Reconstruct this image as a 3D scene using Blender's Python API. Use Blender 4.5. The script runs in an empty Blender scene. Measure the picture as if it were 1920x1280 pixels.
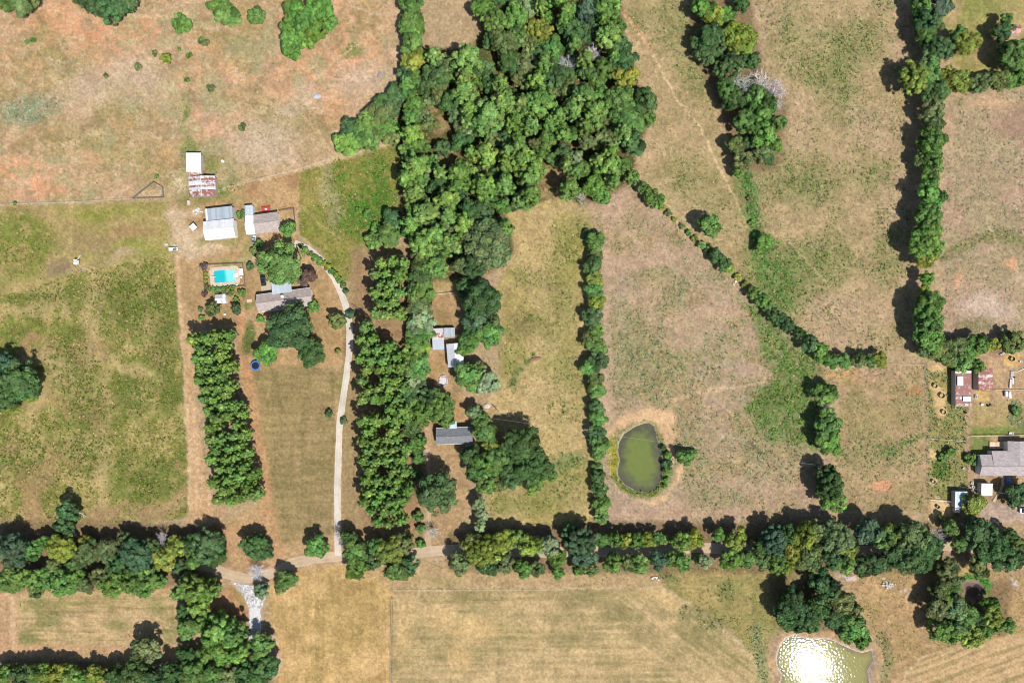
import bpy, math, random
import numpy as np
from mathutils import Vector, Matrix

# ---------------------------------------------------------------- camera, sky, sun, exposure
H = 256.0            # drone height in metres
PX = 0.2             # metres of ground for one photograph pixel
scene = bpy.context.scene
cam_d = bpy.data.cameras.new('camera'); cam = bpy.data.objects.new('camera', cam_d)
scene.collection.objects.link(cam); scene.camera = cam
cam.location = (0, 0, H); cam.rotation_euler = (0, 0, 0)
cam_d.sensor_fit = 'HORIZONTAL'; cam_d.angle = 2 * math.atan(192.0 / H)
cam_d.clip_start = 1; cam_d.clip_end = 6000

SUN_EL, SUN_AZ = 57.2, 137.2      # azimuth clockwise from the top of the picture
w = bpy.data.worlds.new('World'); scene.world = w; w.use_nodes = True
nt = w.node_tree; bgn = nt.nodes['Background']
sky = nt.nodes.new('ShaderNodeTexSky'); sky.sky_type = 'NISHITA'; sky.sun_disc = False
sky.sun_elevation = math.radians(SUN_EL); sky.sun_rotation = math.radians(SUN_AZ)
nt.links.new(sky.outputs[0], bgn.inputs[0]); bgn.inputs[1].default_value = 0.08
sl = bpy.data.lights.new('sun', 'SUN'); sun = bpy.data.objects.new('sun', sl); scene.collection.objects.link(sun)
sl.energy = 4.2; sl.angle = math.radians(0.53); sl.color = (1.0, 0.965, 0.915)
az, el = math.radians(SUN_AZ), math.radians(SUN_EL)
to_sun = Vector((math.sin(az) * math.cos(el), math.cos(az) * math.cos(el), math.sin(el)))
sun.rotation_euler = to_sun.to_track_quat('Z', 'Y').to_euler(); sun.location = to_sun * 300
vs = scene.view_settings; vs.view_transform = 'Standard'; vs.look = 'None'; vs.gamma = 1.0
vs.exposure = 0.76; vs.use_curve_mapping = False
scene.cycles.pixel_filter_type = 'BLACKMAN_HARRIS'; scene.cycles.filter_width = 1.05
scene.cycles.sample_clamp_direct = 10.0     # keeps the sun's glitter on the ripples from smearing
scene.cycles.max_bounces = 5; scene.cycles.diffuse_bounces = 3; scene.cycles.transmission_bounces = 3

COL = scene.collection
rnd = random.Random(11)
RNG = np.random.default_rng(7)

def lin(r, g, b, f=1.0):
    o = []
    for v in (r, g, b):
        v /= 255.0
        o.append((v / 12.92 if v <= 0.04045 else ((v + 0.055) / 1.055) ** 2.4) * f)
    return tuple(o)
GF = 0.525                      # photograph brightness -> albedo
def C(r, g, b): return lin(r, g, b, GF)

def W(px, py, z=0.0):
    k = PX * (1 - z / H)
    return Vector(((px - 960) * k, (640 - py) * k, z))

# ---------------------------------------------------------------- materials
def new_mat(name):
    m = bpy.data.materials.new(name); m.use_nodes = True
    n = m.node_tree; n.nodes.clear()
    out = n.nodes.new('ShaderNodeOutputMaterial')
    return m, n, out
def node(n, t, **kw):
    x = n.nodes.new(t)
    for k, v in kw.items(): setattr(x, k, v)
    return x
def mathn(n, op, a, b):
    x = node(n, 'ShaderNodeMath', operation=op)
    for i, v in enumerate((a, b)):
        if isinstance(v, (int, float)): x.inputs[i].default_value = v
        else: n.links.new(v, x.inputs[i])
    return x.outputs[0]
def mixc(n, f, a, b, blend='MIX'):
    x = node(n, 'ShaderNodeMix', data_type='RGBA', blend_type=blend)
    for i, v in ((0, f), (6, a), (7, b)):
        if isinstance(v, (int, float)): x.inputs[i].default_value = v
        elif isinstance(v, tuple): x.inputs[i].default_value = (*v, 1)
        else: n.links.new(v, x.inputs[i])
    return x.outputs[2]
def ramp(n, fac, lo, hi, a, b):
    x = node(n, 'ShaderNodeMapRange'); n.links.new(fac, x.inputs[0])
    x.inputs[1].default_value, x.inputs[2].default_value = lo, hi
    x.inputs[3].default_value, x.inputs[4].default_value = a, b
    return x.outputs[0]
def noise(n, vec, scale, detail=4, rough=0.6):
    x = node(n, 'ShaderNodeTexNoise'); x.inputs['Scale'].default_value = scale
    x.inputs['Detail'].default_value = detail; x.inputs['Roughness'].default_value = rough
    if vec is not None: n.links.new(vec, x.inputs['Vector'])
    return x.outputs[0]
def position(n): return node(n, 'ShaderNodeNewGeometry').outputs['Position']
def principled(n, out, col, rough=0.9, spec=0.15, metal=0.0):
    p = node(n, 'ShaderNodeBsdfPrincipled')
    if isinstance(col, tuple): p.inputs['Base Color'].default_value = (*col, 1)
    else: n.links.new(col, p.inputs['Base Color'])
    p.inputs['Roughness'].default_value = rough; p.inputs['Specular IOR Level'].default_value = spec
    p.inputs['Metallic'].default_value = metal
    n.links.new(p.outputs[0], out.inputs[0]); return p
def bump(n, p, h, strength, dist):
    b = node(n, 'ShaderNodeBump'); b.inputs['Strength'].default_value = strength; b.inputs['Distance'].default_value = dist
    n.links.new(h, b.inputs['Height']); n.links.new(b.outputs[0], p.inputs['Normal'])

def ground_material(amp=.4):
    m, n, out = new_mat('ground')
    a = node(n, 'ShaderNodeAttribute', attribute_name='Col').outputs[0]
    pos = position(n)
    f1 = noise(n, pos, 0.9, 7, 0.8)
    f2 = noise(n, pos, 0.16, 4, 0.6)
    v = mathn(n, 'MULTIPLY', ramp(n, f1, 0.3, 0.7, 1 - amp, 1 + amp), ramp(n, f2, 0.3, 0.7, 0.86, 1.13))
    c = mixc(n, 1.0, a, v, 'MULTIPLY')
    p = principled(n, out, c, 0.95, 0.05)
    bump(n, p, f1, 1.5 * amp, 0.25)
    return m
def attr_material(name, spec=0.1, trans=0.0, nscale=3.0, amp=0.15):
    # object colour x vertex tone, with a fine grain
    m, n, out = new_mat(name)
    a = node(n, 'ShaderNodeAttribute', attribute_name='Col').outputs[0]
    oi = node(n, 'ShaderNodeObjectInfo')
    c = mixc(n, 1.0, oi.outputs['Color'], a, 'MULTIPLY')
    p = principled(n, out, c, 0.62, spec)
    if trans:
        t = node(n, 'ShaderNodeBsdfTranslucent'); n.links.new(c, t.inputs[0])
        mx = node(n, 'ShaderNodeMixShader'); mx.inputs[0].default_value = trans
        n.links.new(p.outputs[0], mx.inputs[1]); n.links.new(t.outputs[0], mx.inputs[2])
        n.links.new(mx.outputs[0], out.inputs[0])
    return m
def plain_material(name, rough=0.85, spec=0.2, metal=0.0, scale=2.5, amp=0.18, rust=False, bumps=0.0):
    # object colour with grain; alpha of the object colour sets how far rust has spread
    m, n, out = new_mat(name)
    oi = node(n, 'ShaderNodeObjectInfo')
    pos = position(n)
    f = noise(n, pos, scale, 5, 0.65)
    c = mixc(n, 1.0, oi.outputs['Color'], ramp(n, f, 0.3, 0.7, 1 - amp, 1 + amp), 'MULTIPLY')
    if rust:
        g = noise(n, pos, 0.9, 6, 0.7)
        r2 = noise(n, pos, 3.3, 3, 0.6)
        rc = mixc(n, r2, (0.10, 0.028, 0.02), (0.30, 0.125, 0.085))
        k = mathn(n, 'SUBTRACT', oi.outputs['Alpha'], 0.0)
        d = mathn(n, 'SUBTRACT', k, g)
        c = mixc(n, ramp(n, d, -0.08, 0.08, 0.0, 1.0), c, rc)
    p = principled(n, out, c, rough, spec, metal)
    if bumps: bump(n, p, f, bumps, 0.05)
    return m
def shingle_material():
    m, n, out = new_mat('shingle')
    oi = node(n, 'ShaderNodeObjectInfo')
    tc = node(n, 'ShaderNodeTexCoord').outputs['Object']
    br = node(n, 'ShaderNodeTexBrick'); n.links.new(tc, br.inputs[0])
    br.inputs['Scale'].default_value = 1.0; br.inputs['Brick Width'].default_value = 0.9; br.inputs['Row Height'].default_value = 0.3
    br.inputs['Mortar Size'].default_value = 0.02; br.inputs['Color1'].default_value = (0.8, 0.8, 0.8, 1); br.inputs['Color2'].default_value = (1.1, 1.1, 1.1, 1)
    br.inputs['Mortar'].default_value = (0.6, 0.6, 0.6, 1)
    f = noise(n, position(n), 0.7, 5, 0.65)
    c = mixc(n, 1.0, oi.outputs['Color'], br.outputs[0], 'MULTIPLY')
    c = mixc(n, 1.0, c, ramp(n, f, 0.3, 0.7, 0.92, 1.08), 'MULTIPLY')
    principled(n, out, c, 0.9, 0.1)
    return m
def water_material(rough=0.024, ripple=0.0175):
    m, n, out = new_mat('water')
    a = node(n, 'ShaderNodeAttribute', attribute_name='Col').outputs[0]
    f = noise(n, position(n), 0.35, 4, 0.6)
    c = mixc(n, 1.0, a, ramp(n, f, 0.3, 0.7, 0.93, 1.07), 'MULTIPLY')
    p = principled(n, out, c, rough, 0.5)
    g = noise(n, position(n), 1.3, 0.5, 0.5); bump(n, p, g, 1.0, ripple)
    return m
M_GROUND = ground_material()
M_LEAF = attr_material('leaf', 0.10, 0.18)
M_WEED = attr_material('weed', 0.05, 0.15)
M_BIRD = attr_material('feather', 0.1)
M_ROAD = ground_material(.13); M_ROAD.name = 'gravel'
M_WATER = water_material()
M_PLAIN = plain_material('plain', 0.85, 0.15)
M_METAL = plain_material('sheet_metal', 0.45, 0.4, 0.0, 1.3, 0.10, rust=True)
M_BARK = plain_material('bark', 0.95, 0.05, 0.0, 4.0, 0.3)
M_STONE = plain_material('stone', 0.9, 0.15, 0.0, 2.0, 0.25, bumps=0.5)
M_SHINGLE = shingle_material()
M_GLASS = plain_material('glass', 0.08, 0.6, 0.0, 1.0, 0.05)
M_PAINT = plain_material('car_paint', 0.25, 0.5, 0.0, 1.0, 0.03)

# ---------------------------------------------------------------- mesh helpers
def np_mesh(name, verts, faces, col=None, smooth=False):
    me = bpy.data.meshes.new(name)
    verts = np.asarray(verts, np.float32); faces = np.asarray(faces, np.int32)
    nf, k = faces.shape
    me.vertices.add(len(verts)); me.vertices.foreach_set('co', verts.ravel())
    me.loops.add(nf * k); me.loops.foreach_set('vertex_index', faces.ravel())
    me.polygons.add(nf); me.polygons.foreach_set('loop_start', np.arange(0, nf * k, k, dtype=np.int32))
    if smooth: me.polygons.foreach_set('use_smooth', np.ones(nf, bool))
    if col is not None:
        ca = me.color_attributes.new('Col', 'FLOAT_COLOR', 'POINT')
        ca.data.foreach_set('color', np.c_[col, np.ones(len(col))].astype(np.float32).ravel())
    me.update(); me.validate(); return me

class MB:
    def __init__(s): s.v = []; s.f = []
    def add(s, vs, fs):
        o = len(s.v); s.v += [tuple(v) for v in vs]; s.f += [tuple(i + o for i in f) for f in fs]; return s
    def box(s, x0, x1, y0, y1, z0, z1, M=None):
        vs = [Vector((x, y, z)) for z in (z0, z1) for y in (y0, y1) for x in (x0, x1)]
        if M is not None: vs = [M @ v for v in vs]
        return s.add(vs, [(0, 2, 3, 1), (4, 5, 7, 6), (0, 1, 5, 4), (2, 6, 7, 3), (0, 4, 6, 2), (1, 3, 7, 5)])
    def slab(s, a, b, c, d, t):           # quad a b c d (counter-clockwise from above) with thickness t downwards
        vs = [Vector(p) for p in (a, b, c, d)]; lo = [v - Vector((0, 0, t)) for v in vs]
        return s.add(vs + lo, [(0, 1, 2, 3), (7, 6, 5, 4), (0, 4, 5, 1), (1, 5, 6, 2), (2, 6, 7, 3), (3, 7, 4, 0)])
    def prism(s, pts, z0, z1):
        n = len(pts)
        return s.add([(x, y, z0) for x, y in pts] + [(x, y, z1) for x, y in pts],
                     [tuple(range(n - 1, -1, -1)), tuple(range(n, 2 * n))] + [(i, (i + 1) % n, n + (i + 1) % n, n + i) for i in range(n)])
    def tube(s, a, b, r0, r1=None, k=6):
        r1 = r0 if r1 is None else r1
        a, b = Vector(a), Vector(b); d = (b - a).normalized()
        u = d.orthogonal().normalized(); w_ = d.cross(u)
        vs = []
        for p, r in ((a, r0), (b, r1)):
            for i in range(k):
                t = 2 * math.pi * i / k; vs.append(p + (u * math.cos(t) + w_ * math.sin(t)) * r)
        return s.add(vs, [(i, (i + 1) % k, k + (i + 1) % k, k + i) for i in range(k)] + [tuple(range(k - 1, -1, -1)), tuple(range(k, 2 * k))])
    def lathe(s, prof, k=16, M=None):
        vs = []
        for r, z in prof:
            for i in range(k):
                t = 2 * math.pi * i / k; v = Vector((r * math.cos(t), r * math.sin(t), z)); vs.append(M @ v if M else v)
        fs = []
        for j in range(len(prof) - 1):
            fs += [(j * k + i, j * k + (i + 1) % k, (j + 1) * k + (i + 1) % k, (j + 1) * k + i) for i in range(k)]
        return s.add(vs, fs)
    def mesh(s, name):
        me = bpy.data.meshes.new(name); me.from_pydata(s.v, [], s.f); me.update(); return me
    def obj(s, name, mat, col=(0.5, 0.5, 0.5), parent=None, rust=0.0, loc=None, smooth=False):
        me = s.mesh(name); me.materials.append(mat)
        if smooth: me.polygons.foreach_set('use_smooth', [True] * len(me.polygons))
        return link(name, me, parent, col, rust, loc)
def link(name, data, parent=None, col=None, rust=0.0, loc=None):
    o = bpy.data.objects.new(name, data); COL.objects.link(o)
    if parent is not None: o.parent = parent
    if col is not None: o.color = (*col, rust)
    if loc is not None: o.location = loc
    return o
def tag(o, label, cat, group=None):
    o['label'] = label; o['category'] = cat
    if group: o['group'] = group
    return o
def thing(name, label, cat, loc=(0, 0, 0), rz=0.0, group=None):
    o = bpy.data.objects.new(name, None); COL.objects.link(o)
    o.location = loc; o.rotation_euler = (0, 0, rz); o.empty_display_size = 0.5
    return tag(o, label, cat, group)

# ---------------------------------------------------------------- ground: real albedo of soils and grasses, one sheet to the horizon
STEP = 2.5
gx = np.r_[-9000, -5000, -2500, -1200, -600, -300, np.arange(-60, 1981, STEP), 2220, 2520, 3120, 4420, 7000, 11000].astype(float)
gy = np.r_[-9000, -5000, -2500, -1200, -600, -300, np.arange(-60, 1341, STEP), 1580, 1880, 2480, 3800, 6300, 10300].astype(float)
XX, YY = np.meshgrid(gx, gy)
def vnoise(x, y, wl, seed, wy=None):
    wy = wy or wl
    x = x / wl + 1000.0; y = y / wy + 1000.0
    xi = np.floor(x).astype(np.int64); yi = np.floor(y).astype(np.int64)
    fx = x - xi; fy = y - yi; fx = fx * fx * (3 - 2 * fx); fy = fy * fy * (3 - 2 * fy)
    def h(i, j):
        n = (i * 374761393 + j * 668265263 + seed * 1442695041) & 0xffffffff
        n = ((n ^ (n >> 13)) * 1274126177) & 0xffffffff
        return ((n ^ (n >> 16)) & 0xffff) / 65535.0
    return (h(xi, yi) * (1 - fx) + h(xi + 1, yi) * fx) * (1 - fy) + (h(xi, yi + 1) * (1 - fx) + h(xi + 1, yi + 1) * fx) * fy
def fbm(x, y, wl, seed, oct=4, wy=None):
    s = 0; a = 0.5; t = 0; wy = wy or wl
    for i in range(oct):
        s = s + a * vnoise(x, y, wl / 2 ** i, seed + i * 17, wy / 2 ** i); t += a; a *= 0.58
    return s / t
N_BIG = fbm(XX, YY, 150, 1); N_MID = fbm(XX, YY, 46, 2); N_SML = fbm(XX, YY, 16, 3, 3); N_FINE = fbm(XX, YY, 7, 4, 2)
WX = XX + (fbm(XX, YY, 40, 5) - 0.5) * 34; WY = YY + (fbm(XX, YY, 40, 6) - 0.5) * 34     # warped, for ragged patch edges
SX = XX + (fbm(XX, YY, 14, 7, 3) - 0.5) * 9; SY = YY + (fbm(XX, YY, 14, 8, 3) - 0.5) * 9  # slightly warped
def sstep(a, b, x):
    t = np.clip((x - a) / (b - a), 0, 1); return t * t * (3 - 2 * t)
def sdist(pts, x, y):         # signed distance to a polygon (negative inside)
    d = np.full(x.shape, 1e9); ins = np.zeros(x.shape, bool); n = len(pts)
    for i in range(n):
        x0, y0 = pts[i]; x1, y1 = pts[(i + 1) % n]
        ex, ey = x1 - x0, y1 - y0; L = ex * ex + ey * ey + 1e-9
        t = np.clip(((x - x0) * ex + (y - y0) * ey) / L, 0, 1)
        d = np.minimum(d, (x - x0 - t * ex) ** 2 + (y - y0 - t * ey) ** 2)
        if y0 != y1:
            c = ((y0 > y) != (y1 > y)) & (x < (x1 - x0) * (y - y0) / (y1 - y0) + x0); ins ^= c
    d = np.sqrt(d); return np.where(ins, -d, d)
def poly(pts, soft=6, warp=1):
    x, y = ((XX, YY), (SX, SY), (WX, WY))[warp]
    return 1 - sstep(-soft, soft, sdist(pts, x, y))
def blob(cx, cy, rx, ry=None, rot=0, soft=0.5, warp=2):
    ry = ry or rx; x, y = ((XX, YY), (SX, SY), (WX, WY))[warp]
    c, s = math.cos(math.radians(rot)), math.sin(math.radians(rot))
    u = ((x - cx) * c + (y - cy) * s) / rx; v = (-(x - cx) * s + (y - cy) * c) / ry
    return 1 - sstep(1 - soft, 1 + soft, np.sqrt(u * u + v * v))
def line(pts, wd, soft=2, warp=1):
    x, y = ((XX, YY), (SX, SY), (WX, WY))[warp]
    d = np.full(x.shape, 1e9)
    for (x0, y0), (x1, y1) in zip(pts[:-1], pts[1:]):
        ex, ey = x1 - x0, y1 - y0; L = ex * ex + ey * ey + 1e-9
        t = np.clip(((x - x0) * ex + (y - y0) * ey) / L, 0, 1)
        d = np.minimum(d, (x - x0 - t * ex) ** 2 + (y - y0 - t * ey) ** 2)
    return 1 - sstep(wd / 2 - soft, wd / 2 + soft, np.sqrt(d))
def spline_px(pts, n=5):
    out = []; P = [pts[0]] + list(pts) + [pts[-1]]
    for i in range(1, len(P) - 2):
        for k in range(n):
            t = k / n; a, b, c, d = (np.array(P[i + j], float) for j in (-1, 0, 1, 2))
            out.append(tuple(.5 * ((2 * b) + (c - a) * t + (2 * a - 5 * b + 4 * c - d) * t * t + (3 * b - a - 3 * c + d) * t ** 3)))
    out.append(pts[-1]); return out
shape = XX.shape
GC = np.empty(shape + (3,)); GC[:] = C(184, 160, 118)
DENS = np.full(shape, 0.25)                    # how thick the weeds stand
WC = np.empty(shape + (3,)); WC[:] = C(150, 150, 105)
BUMP = np.full(shape, 0.30)
def put(mask, col, k=1.0):
    m = np.clip(mask * k, 0, 1)[..., None]; GC[:] = GC * (1 - m) + np.array(col) * m
def weeds(mask, dens, col=None):
    DENS[:] = DENS * (1 - mask) + dens * mask
    if col is not None: WC[:] = WC * (1 - mask[..., None]) + np.array(col) * mask[..., None]
def mottle(mask, a, b, nz, lo=0.35, hi=0.65, k=1.0):
    t = sstep(lo, hi, nz)[..., None]; c = np.array(a) * (1 - t) + np.array(b) * t
    m = np.clip(mask * k, 0, 1)[..., None]; GC[:] = GC * (1 - m) + c * m

# big fields
Z_NW = poly([(-60, -60), (752, -60), (748, 268), (560, 322), (430, 352), (312, 374), (-60, 388)], 3)
mottle(Z_NW, C(186, 160, 110), C(196, 166, 126), N_BIG); mottle(Z_NW, C(168, 148, 92), C(204, 172, 134), N_MID, 0.3, 0.7, 0.45); weeds(Z_NW, 0.16, C(170, 155, 105))
for cx, cy, rx, ry, k in ((95, 30, 70, 30, .7), (150, 45, 60, 40, .6), (215, 62, 75, 35, .95), (265, 55, 45, 26, .9), (205, 100, 50, 34, .6), (620, 130, 70, 42, .9), (590, 175, 50, 38, .8),
                          (660, 90, 50, 40, .55), (612, 200, 40, 30, .8), (520, 150, 45, 30, .65), (700, 30, 60, 50, .35), (380, 95, 40, 25, .6), (375, 235, 34, 26, .7), (30, 318, 50, 22, .8), (80, 345, 50, 24, .95),
                          (60, 360, 60, 14, .7), (300, 225, 16, 30, .6), (225, 235, 26, 26, .5), (305, 300, 30, 26, .6), (405, 140, 40, 30, .5), (430, 150, 26, 30, .4), (550, 60, 24, 60, .5), (640, 40, 24, 60, .5), (35, 400, 30, 8, .8), (15, 90, 30, 50, .4), (70, 150, 20, 26, .35)):
    mk = blob(cx, cy, rx, ry, soft=.7); put(mk * sstep(.34, .62, N_SML * .6 + N_FINE * .4 + .16 * (k - .4)), C(222, 164, 118), k * .72); DENS[:] *= 1 - mk * .8
mk = blob(55, 207, 64, 32, -8, .35); mottle(mk, C(172, 164, 128), C(140, 150, 112), N_SML); weeds(mk, .95, C(138, 152, 118))
for cx, cy, rx, ry in ((165, 255, 60, 30), (190, 262, 30, 22), (240, 205, 50, 40), (250, 300, 60, 30), (110, 120, 60, 50), (390, 290, 40, 30), (545, 225, 80, 40), (420, 320, 40, 22), (450, 90, 50, 40), (320, 340, 40, 20)):
    mk = blob(cx, cy, rx, ry, soft=.8); put(mk, C(162, 150, 92), .55); weeds(mk, .45, C(132, 138, 84))
nf = fbm(XX, YY, 13, 81, 3); put(Z_NW * sstep(.56, .66, nf), C(210, 184, 142), .5); put(Z_NW * sstep(.58, .68, fbm(XX, YY, 20, 82, 3)), C(156, 134, 92), .5); put(Z_NW * sstep(.62, .7, fbm(XX, YY, 34, 83, 4)), C(212, 160, 116), .35); put(Z_NW * sstep(.6, .7, fbm(XX, YY, 40, 84, 4)), C(168, 164, 116), .6)
for cx, cy, rx, ry in ((575, 180, 30, 24), (505, 270, 50, 30), (540, 210, 26, 18), (480, 270, 40, 40), (160, 165, 40, 36), (250, 140, 60, 40), (680, 150, 50, 30)):
    put(blob(cx, cy, rx, ry, soft=.8), C(206, 184, 150), .6)
for cx, cy, rx, ry in ((355, 275, 14, 26), (395, 305, 14, 20), (345, 205, 8, 30), (400, 360, 60, 10), (430, 355, 30, 14), (660, 90, 16, 14)):
    mk = blob(cx, cy, rx, ry, soft=.7); put(mk, C(128, 140, 74), .75); weeds(mk, .6, C(96, 128, 62))
for p_, wd in ((((245, 38), (285, 22), (345, 8)), 4), (((240, 28), (320, 32)), 4), (((205, 60), (262, 98), (300, 120)), 4), (((590, 150), (640, 105), (680, 75)), 5), (((655, 10), (700, 22)), 4), (((330, 130), (350, 180), (330, 250)), 2)):
    put(line(p_, wd, 3), C(216, 186, 140), .7)
put(line([(-60, 386), (150, 380), (312, 372)], 7, 4), C(172, 148, 112), .7); put(line([(0, 384), (310, 374)], 2.2, 1.4), C(206, 190, 150), .7)
put(line([(420, 352), (480, 338), (560, 318), (640, 292), (745, 266)], 7, 3), C(214, 184, 136), .9)

Z_LAWN = poly([(-60, 390), (315, 374), (322, 480), (200, 497), (140, 505), (90, 540), (-60, 570)], 5)
mottle(Z_LAWN, C(164, 152, 88), C(180, 158, 102), N_MID); weeds(Z_LAWN, .12, C(140, 142, 76))
for cx, cy, rx, ry, c_ in ((200, 398, 70, 12, (142, 146, 66)), (255, 470, 55, 14, (146, 150, 72)), (230, 440, 60, 10, (168, 138, 92)), (40, 400, 50, 8, (184, 148, 112)), (170, 450, 40, 20, (160, 140, 96)), (225, 478, 30, 8, (190, 164, 128))):
    put(blob(cx, cy, rx, ry, soft=.8), C(*c_), .75)
mk = blob(40, 460, 68, 62, soft=.4); mottle(mk, C(168, 152, 92), C(128, 134, 64), N_SML); weeds(mk, .8, C(120, 134, 56))
put(blob(108, 505, 22, 13, -45, .6), C(150, 130, 98), .9); put(line([(135, 380), (132, 470)], 4, 2), C(190, 172, 110), .7)

Z_SCRUB = poly([(-60, 560), (60, 545), (120, 515), (200, 500), (300, 478), (332, 490), (356, 968), (180, 985), (-60, 985)], 4)
mottle(Z_SCRUB, C(184, 166, 104), C(132, 136, 66), N_SML * .55 + N_MID * .45, .36, .6); weeds(Z_SCRUB, .9, C(126, 130, 64))
mk = Z_SCRUB * sstep(.5, .66, N_MID); put(mk, C(104, 118, 54), .55)
mk = Z_SCRUB * sstep(.55, .7, fbm(XX, YY, 60, 31)); put(mk, C(174, 142, 98), .75); weeds(mk * .8, .5, C(160, 142, 92))
for cx, cy, rx, ry, rot in ((170, 620, 16, 110, 4), (190, 880, 16, 80, 2), (100, 680, 14, 40, -30), (115, 570, 36, 10, 60), (75, 740, 14, 44, 40), (240, 690, 60, 16, 20), (60, 580, 60, 10, -8), (285, 640, 10, 40, -20), (200, 760, 10, 60, 0), (120, 700, 20, 14, 0), (80, 665, 36, 12, 0)):
    mk = blob(cx, cy, rx, ry, rot, .7); put(mk, C(194, 170, 116), .7); DENS[:] *= 1 - mk * .6
for cx, cy, rx, ry in ((160, 740, 50, 70), (255, 560, 50, 60), (300, 600, 26, 60), (120, 670, 40, 40), (255, 740, 30, 30), (285, 910, 40, 40), (160, 840, 40, 40), (40, 860, 60, 40), (310, 700, 20, 80), (200, 560, 30, 40), (90, 560, 40, 20)):
    mk = blob(cx, cy, rx, ry, soft=.8) * Z_SCRUB; put(mk, C(112, 118, 62), .4); weeds(mk, 1., C(106, 122, 54))
mk = line([(352, 930), (300, 958), (200, 968), (120, 972), (0, 980)], 26, 12) ; put(mk, C(176, 148, 106), .6)
mk = poly([(325, 478), (340, 478), (362, 600), (372, 800), (400, 960), (380, 985), (350, 985), (356, 880), (346, 700)], 3)
mottle(mk, C(196, 162, 112), C(212, 178, 132), fbm(XX, YY, 8, 22, 3, 60)); weeds(mk, .03); put(line([(333, 480), (346, 700), (358, 960)], 7, 3), C(218, 186, 138), .7)

Z_YARD = poly([(318, 374), (420, 365), (552, 330), (560, 460), (600, 480), (640, 540), (660, 600), (658, 700), (645, 760), (640, 1040), (500, 1060), (400, 990), (492, 940), (440, 612), (345, 610), (335, 480)], 4)
mottle(Z_YARD, C(178, 148, 100), C(194, 162, 114), N_MID); weeds(Z_YARD, .06, C(150, 140, 84))
mottle(poly([(425, 352), (560, 322), (556, 392), (470, 380)], 4), C(194, 160, 110), C(176, 138, 96), N_MID)
mk = poly([(468, 690), (628, 690), (628, 830), (622, 1000), (520, 1020), (500, 940), (478, 830), (458, 720)], 5)
mottle(mk, C(142, 130, 82), C(164, 144, 96), fbm(XX, YY, 7, 24, 3, 90) * .5 + N_MID * .5)
mottle(mk, C(140, 124, 78), C(180, 154, 106), fbm(XX, YY, 60, 25, 3, 5), .35, .65, .35)
mk = poly([(452, 690), (474, 690), (500, 860), (516, 960), (530, 1040), (500, 1050), (490, 960), (478, 850)], 6); mottle(mk, C(204, 158, 112), C(190, 154, 106), N_SML, k=.85)
put(poly([(440, 560), (458, 560), (470, 700), (452, 700)], 5), C(196, 150, 104), .8)
mk = blob(465, 635, 11, 33, 8, .3, 1); put(mk, C(104, 118, 62), .95); weeds(mk, .5, C(92, 116, 54))
mk = blob(465, 571, 12, 8, 0, .4, 1); put(mk, C(124, 136, 72), .8)
for cx, cy, rx, ry in ((365, 450, 28, 22), (385, 465, 40, 10), (352, 470, 20, 14), (372, 396, 12, 8), (335, 400, 22, 12), (470, 487, 20, 6), (345, 440, 16, 30), (330, 350, 10, 24)):
    put(blob(cx, cy, rx, ry, soft=.7), C(212, 188, 148), .8)
for cx, cy, rx, ry in ((400, 455, 40, 6), (440, 450, 10, 14), (448, 425, 8, 14), (390, 372, 60, 9), (370, 378, 30, 7), (470, 460, 10, 22), (440, 490, 36, 8), (425, 545, 40, 6), (640, 720, 10, 40)):
    put(blob(cx, cy, rx, ry, soft=.7), C(146, 146, 82), .7)
put(line([(655, 600), (660, 700), (648, 800), (650, 960)], 30, 6) * (XX > 640), C(160, 138, 90), .9)

Z_GREEN = poly([(556, 325), (745, 270), (752, 330), (745, 420), (700, 470), (670, 520), (640, 530), (600, 470), (562, 440)], 4)
mottle(Z_GREEN, C(160, 146, 82), C(136, 138, 66), N_MID); weeds(Z_GREEN, .45, C(124, 138, 60))
for cx, cy, rx, ry, k in ((695, 385, 50, 42, .9), (660, 400, 40, 40, .5), (635, 330, 22, 26, .6), (705, 305, 34, 22, .5), (690, 430, 40, 26, .9), (720, 350, 24, 40, .7)):
    mk = blob(cx, cy, rx, ry, soft=.7); put(mk * sstep(.25, .6, N_SML), C(86, 122, 48), k); weeds(mk, .9, C(84, 128, 44))
put(blob(618, 370, 14, 60, -10, .7), C(176, 164, 120), .6); put(line([(566, 388), (600, 420), (640, 450)], 4, 2), C(190, 168, 108), .6); put(line([(560, 322), (558, 392)], 4, 2), C(196, 160, 112), .8)

put(poly([(655, 470), (700, 455), (780, 470), (830, 520), (870, 540), (860, 1030), (640, 1030), (655, 700)], 8), C(166, 142, 98), .9); weeds(poly([(655, 470), (780, 470), (870, 540), (860, 1030), (640, 1030), (655, 700)], 8), .06)
put(poly([(665, 480), (780, 480), (785, 1000), (680, 1000)], 8), C(158, 122, 90), .5)
# lane-side plot in the middle
mottle(poly([(800, 545), (855, 545), (850, 610), (806, 612)], 3), C(186, 150, 106), C(164, 140, 92), N_MID)
mottle(poly([(795, 650), (840, 655), (845, 740), (810, 760), (790, 720)], 4), C(176, 146, 96), C(198, 160, 116), N_MID)
put(line([(803, 640), (795, 700), (800, 760), (802, 850), (803, 960), (802, 1030)], 12, 5), C(206, 170, 130), .8)
put(poly([(795, 840), (850, 838), (880, 880), (876, 960), (860, 1010), (810, 1020), (800, 940)], 5), C(182, 152, 108), .9)
put(blob(808, 545, 50, 6, 0, .5), C(196, 172, 124), .8); put(blob(835, 520, 40, 24), C(178, 156, 98), .8)
put(blob(858, 775, 22, 30), C(192, 154, 104), .8)

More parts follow.
